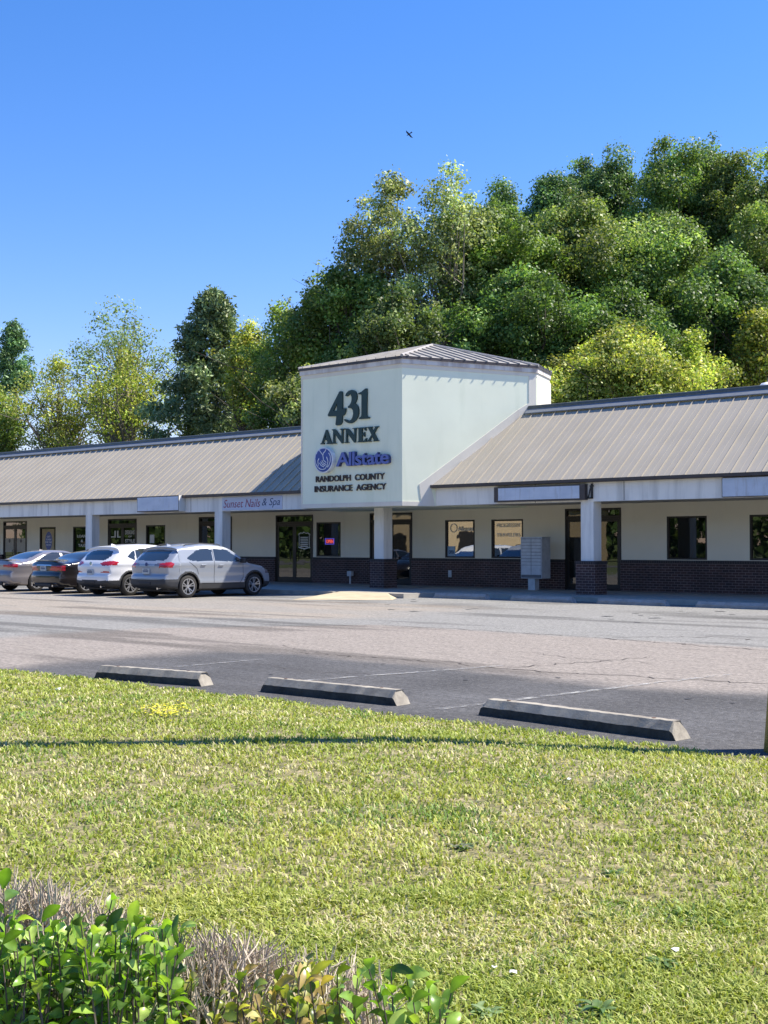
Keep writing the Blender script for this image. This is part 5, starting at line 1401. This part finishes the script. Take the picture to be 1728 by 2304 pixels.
hgt = rg.uniform(.010, .036, n) * (.65 + .9 * tuft) * (1 + .03 * np.clip(r_ - 5, 0, 8)); wid = rg.uniform(.003, .0065, n) * (.8 + .17 * r_)
az = rg.uniform(0, 2 * PI, n); lean = rg.uniform(.25, 1.5, n)
dx, dy = np.cos(az), np.sin(az); sx, sy = -dy, dx
z0 = Z - .004
b = np.stack([X, Y, z0], 1); side = np.stack([sx, sy, np.zeros(n)], 1) * wid[:, None] * .5
mid = b + np.stack([dx * hgt * lean * .35, dy * hgt * lean * .35, hgt * .62], 1); tip = b + np.stack([dx * hgt * lean, dy * hgt * lean, hgt * (1.05 - .25 * np.minimum(lean, 1.3))], 1)
V = np.stack([b - side, b + side, mid + side * .85, mid - side * .85, tip], 1).reshape(-1, 3)
o5 = (np.arange(n) * 5)[:, None]
tri = np.concatenate([o5 + np.array([[0, 1, 2]]), o5 + np.array([[0, 2, 3]]), o5 + np.array([[3, 2, 4]])])
g1 = np.array([.27, .35, .06]); g2 = np.array([.46, .48, .12]); g3 = np.array([.66, .60, .34]); g4 = np.array([.17, .27, .06])
c = g1 + (g2 - g1) * np.clip(rg.random(n) * .9 + (patch - .5) * 1.2, 0, 1)[:, None]
isst = rg.random(n) < np.clip(.16 + (straw - .5) * 1.2, .03, .6); c[isst] = (g3 * rg.uniform(.7, 1.15, (n, 1)))[isst]
isw = rg.random(n) < np.clip((fbm(X, Y, .8, 80) - .60) * 3, 0, .7); c[isw] = (g4 * rg.uniform(.8, 1.4, (n, 1)))[isw]
c *= rg.uniform(.78, 1.22, (n, 1))
tag(mesh_obj('grass', V, tri, M['grass'], colors=np.repeat(c, 5, 0)), 'short sunlit lawn grass with straw and clover patches', 'grass', kind='stuff')

# yellow wild flowers in the grass at left, white litter scraps
fl = MB(); rgf = random.Random(3)
for k in range(150):
    p = Wz(rgf.gauss(372, 34), rgf.gauss(1607, 8), .12); h = rgf.uniform(.03, .07); s = rgf.uniform(.008, .016)
    c_ = (p[0], p[1], float(lawn_z(p[0], p[1])) + h)
    fl.add([(c_[0] + math.cos(a) * s, c_[1] + math.sin(a) * s, c_[2] + rgf.uniform(-.3, .3) * s) for a in np.linspace(0, 2 * PI, 6)[:-1]], [(0, 1, 2, 3, 4)])
tag(fl.build('yellow_wildflowers', plain('yellow_petals', (.70, .62, .03), .7)), 'patch of tiny yellow flowers in the lawn left of the middle wheel stop', 'flowers', kind='stuff')
lit = [(131, 1547, .035, 'white scrap of litter on the grass left of the first wheel stop'), (1518, 2146, .022, 'white scrap of paper in the grass at lower right beside a broad-leaved weed'), (1282, 1765, .02, 'tiny white scrap in the middle of the right lawn'), (1112, 2184, .012, 'tiny white petal near the bottom of the lawn'), (1154, 2193, .014, 'tiny white petal right of another near the bottom of the lawn')]
for u, v, s, lb in lit:
    p = Wz(u, v, .12); z = float(lawn_z(p[0], p[1])) + .03; rgl = random.Random(u)
    mb = MB(); P = [(p[0] + math.cos(a) * s * rgl.uniform(.6, 1.2), p[1] + math.sin(a) * s * rgl.uniform(.6, 1.2), z + rgl.uniform(-.3, .5) * s) for a in np.linspace(0, 2 * PI, 7)[:-1]]
    mb.add(P + [(p[0], p[1], z + s * .3)], [(i, (i + 1) % 6, 6) for i in range(6)])
    tag(mb.build('litter', M['white_paper'], origin=(p[0], p[1], z)), lb, 'litter')

# broad-leaved weeds in the lawn
def blade_leaf(base, d, L, w, droop, mbv, mbf, cols, col, nseg=5, fold=.25, twist=0.0):
    d = Vector(d).normalized(); s = d.cross(Vector((0, 0, 1)))
    if s.length < .05: s = Vector((1, 0, 0))
    s.normalize(); s = (Matrix.Rotation(twist, 3, d) @ s); nrm_ = s.cross(d).normalized(); i0 = len(mbv)
    for i in range(nseg + 1):
        t = i / nseg; ww = w * .5 * (math.sin(PI * min(.97, t * .93 + .04)) ** .75); c = Vector(base) + d * (L * t) + nrm_ * (math.sin(t * PI) * L * .06) - Vector((0, 0, 1)) * (droop * L * t * t)
        wave = math.sin(t * 7 + L * 90) * w * .06
        for q, e_ in ((-1, 1), (0, 0), (1, 1)): mbv.append(tuple(c + s * (ww * q) + nrm_ * (fold * ww * abs(q) + wave * q))); cols.append(tuple(min(1, x * ((1.3 if q == 0 else 1) * (1.18 if i == nseg else 1) * (.92 + .16 * ((i * 7 + int(L * 9999)) % 3) / 2))) for x in col))
    for i in range(nseg):
        for q in (0, 1): a = i0 + i * 3 + q; mbf.append((a, a + 1, a + 4, a + 3))
def weed(u, v, nl, Ls_, label, seed, pal=((.10, .17, .05), (.14, .21, .07))):
    Ls = Ls_ * .62; nl = int(nl * 1.6); p = Wz(u, v, .12); z = float(lawn_z(p[0], p[1])); rgw = random.Random(seed); V, Fc, Cc = [], [], []
    for k in range(nl):
        a = 2 * PI * k / nl + rgw.uniform(-.4, .4); col = rgw.choice(pal); bl = rgw.uniform(.3, .9)
        blade_leaf((p[0] + rgw.gauss(0, .012), p[1] + rgw.gauss(0, .012), z), (math.cos(a), math.sin(a), bl), Ls * rgw.uniform(.6, 1.2), Ls * .26, .35, V, Fc, Cc, col)
    tag(mesh_obj('broadleaf_weed', V, Fc, M['shrub_leaf'], origin=(p[0], p[1], z), smooth=True, colors=np.array(Cc)), label, 'weed', 'broad-leaved weeds in the lawn')
weed(1490, 2165, 26, .11, 'broad-leaved grey green weed beside the white paper scrap at lower right', 1)
weed(1350, 2265, 12, .13, 'flat rosette weed low at the bottom of the lawn', 2)
weed(1320, 2058, 14, .09, 'pale grey green weed clump in the middle of the lower right lawn', 3, ((.2, .26, .15), (.16, .22, .12)))
weed(1090, 2275, 16, .12, 'pale narrow-leaved weed beside the last shrub sprouts at the bottom', 4, ((.24, .31, .14), (.18, .26, .1)))
weed(1380, 1962, 16, .10, 'darker green weed clump in the middle right of the lawn', 5)
weed(1040, 1905, 18, .11, 'dark weed clump left of centre in the lawn', 6, ((.12, .19, .07), (.2, .2, .14)))
weed(940, 2080, 14, .08, 'small bluish weed clump above the shrub sprouts', 7, ((.15, .22, .11), (.2, .26, .13)))

# ------------------------------------------------------------------ shrubs in the foreground
def shrub(name, label, stems, seed, leafpal, leafL=.06, twigs=(), deadfrac=.2):
    """stems: (u, v top, depth, leaves)"""
    rgs = random.Random(seed); V, Fc, Cc = [], [], []; st = MB(); tw_ = MB()
    u0 = sum(s[0] for s in stems) / len(stems); dd = sum(s[2] for s in stems) / len(stems); g = Wt(u0, dd)
    e = empty(name, (g[0], g[1], float(lawn_z(g[0], g[1]))), label, 'shrub', 'clipped shrubs in the foreground')
    for (u, v, dp, nl) in stems:
        t = _O + ray(u, v) * dp; base = Wt(u + rgs.uniform(-210, 210), dp + rgs.uniform(-.15, .15)); bz = float(lawn_z(base[0], base[1])); tp = Vector(t); bs = Vector((base[0] + rgs.gauss(0, .03), base[1] + rgs.gauss(0, .03), bz))
        mid = tp * .6 + bs * .4 + Vector((rgs.gauss(0, .035), rgs.gauss(0, .035), 0)); st.tube([bs, mid, tp], [.0042, .003, .0012], 5, False)
        axd = (tp - mid).normalized()
        for k in range(nl):
            q = k / nl; pos = tp - axd * (q * (.02 + .020 * nl)); a = k * 2.4 + rgs.uniform(-.3, .3)
            out = Vector((math.cos(a), math.sin(a), 0)); el = 1.35 - q * 1.3 + rgs.gauss(0, .4)
            d = (out + axd * el + Vector((rgs.gauss(0, .25), rgs.gauss(0, .25), 0))).normalized(); col = rgs.choice(leafpal); m_ = rgs.uniform(.8, 1.25); col = tuple(min(1, x * m_) for x in col)
            blade_leaf(pos, d, leafL * rgs.uniform(.55, 1.35), leafL * rgs.uniform(.38, .56), rgs.uniform(0, .5), V, Fc, Cc, col, 6, rgs.uniform(.1, .6), rgs.uniform(-1.1, 1.1))
    mesh_obj('foliage', V, Fc, M['shrub_leaf'], e, smooth=True, colors=np.array(Cc)); st.build('stem', M['bark'], e)
    if twigs:
        for (u, v, dp, spread, nt, hh) in twigs:
            for _ in range(int(nt * .62)):
                uu, vv = u + rgs.gauss(0, spread), v + abs(rgs.gauss(0, 26)) ; t = Vector(_O + ray(uu, vv) * (dp + rgs.gauss(0, .06))); b_ = t - Vector((rgs.gauss(0, .05), rgs.gauss(0, .05), hh * rgs.uniform(.6, 1.2)))
                m_ = (t + b_) / 2 + Vector((rgs.gauss(0, .014), rgs.gauss(0, .014), 0)); tw_.tube([b_, m_, t], [.0042, .0032, .0014], 4, False)
                for __ in range(4):
                    q = rgs.uniform(.2, .85); s = b_ + (t - b_) * q; d = Vector((rgs.gauss(0, .032), rgs.gauss(0, .032), rgs.uniform(.02, .055))); tw_.tube([s, s + d * .6, s + d + Vector((rgs.gauss(0, .006), 0, .006))], [.0018, .0013, .0006], 3, False)
        tw_.build('dead_twigs', M['twig'], e)
    return e
GRN = ((.15, .27, .04), (.22, .34, .055), (.09, .17, .03), (.30, .40, .09), (.06, .115, .025), (.17, .29, .05))
YEL = ((.24, .27, .05), (.34, .34, .09), (.13, .18, .03), (.42, .38, .15), (.08, .12, .025), (.30, .22, .08))
rs = random.Random(21)
def stemset(n, u0, u1, vf, d0, d1, nl):
    return [((u := rs.uniform(u0, u1)), vf(u) + abs(rs.gauss(0, 75)), rs.uniform(d0, d1), rs.randint(*nl)) for _ in range(n)]
stA = stemset(66, -60, 130, lambda u: 2072 + (u - 0) * .1, 2.15, 2.6, (10, 17)) + stemset(100, 110, 410, lambda u: 2090 - 14 * math.sin((u - 110) / 300 * PI), 2.15, 2.65, (9, 16)) + [(252, 2025, 2.4, 9), (8, 2000, 2.3, 8), (95, 2070, 2.4, 10)]
shrub('shrub', 'glossy bright green shrub with bare grey twigs, at the lower left corner', stA, 4, GRN, .043,
      [(62, 1975, 2.66, 34, 90, .20), (110, 2005, 2.66, 24, 40, .2), (185, 2015, 2.66, 22, 45, .20), (275, 2040, 2.66, 36, 40, .2), (335, 2065, 2.66, 25, 30, .2), (180, 2090, 2.4, 90, 26, .2)])
stB = stemset(84, 425, 770, lambda u: 2178, 2.2, 2.65, (8, 13))
shrub('shrub', 'low yellowing shrub with curled leaves at the bottom, right of the green one', stB, 5, YEL, .040, [(470, 2090, 2.6, 55, 90, .22), (600, 2120, 2.6, 70, 90, .2), (720, 2150, 2.6, 50, 50, .2), (440, 2150, 2.5, 30, 50, .2)])
stC = [(830, 2180, 2.3, 13), (805, 2200, 2.25, 12), (880, 2180, 2.3, 12), (915, 2200, 2.3, 12), (965, 2225, 2.28, 10), (1015, 2235, 2.3, 9), (860, 2240, 2.2, 12), (930, 2255, 2.2, 12), (990, 2270, 2.22, 10), (800, 2270, 2.2, 12), (750, 2250, 2.3, 10)]
shrub('shrub', 'few upright glossy green sprouts at the bottom centre of the picture', stC, 6, GRN, .050, [(780, 2190, 2.6, 40, 40, .2)])
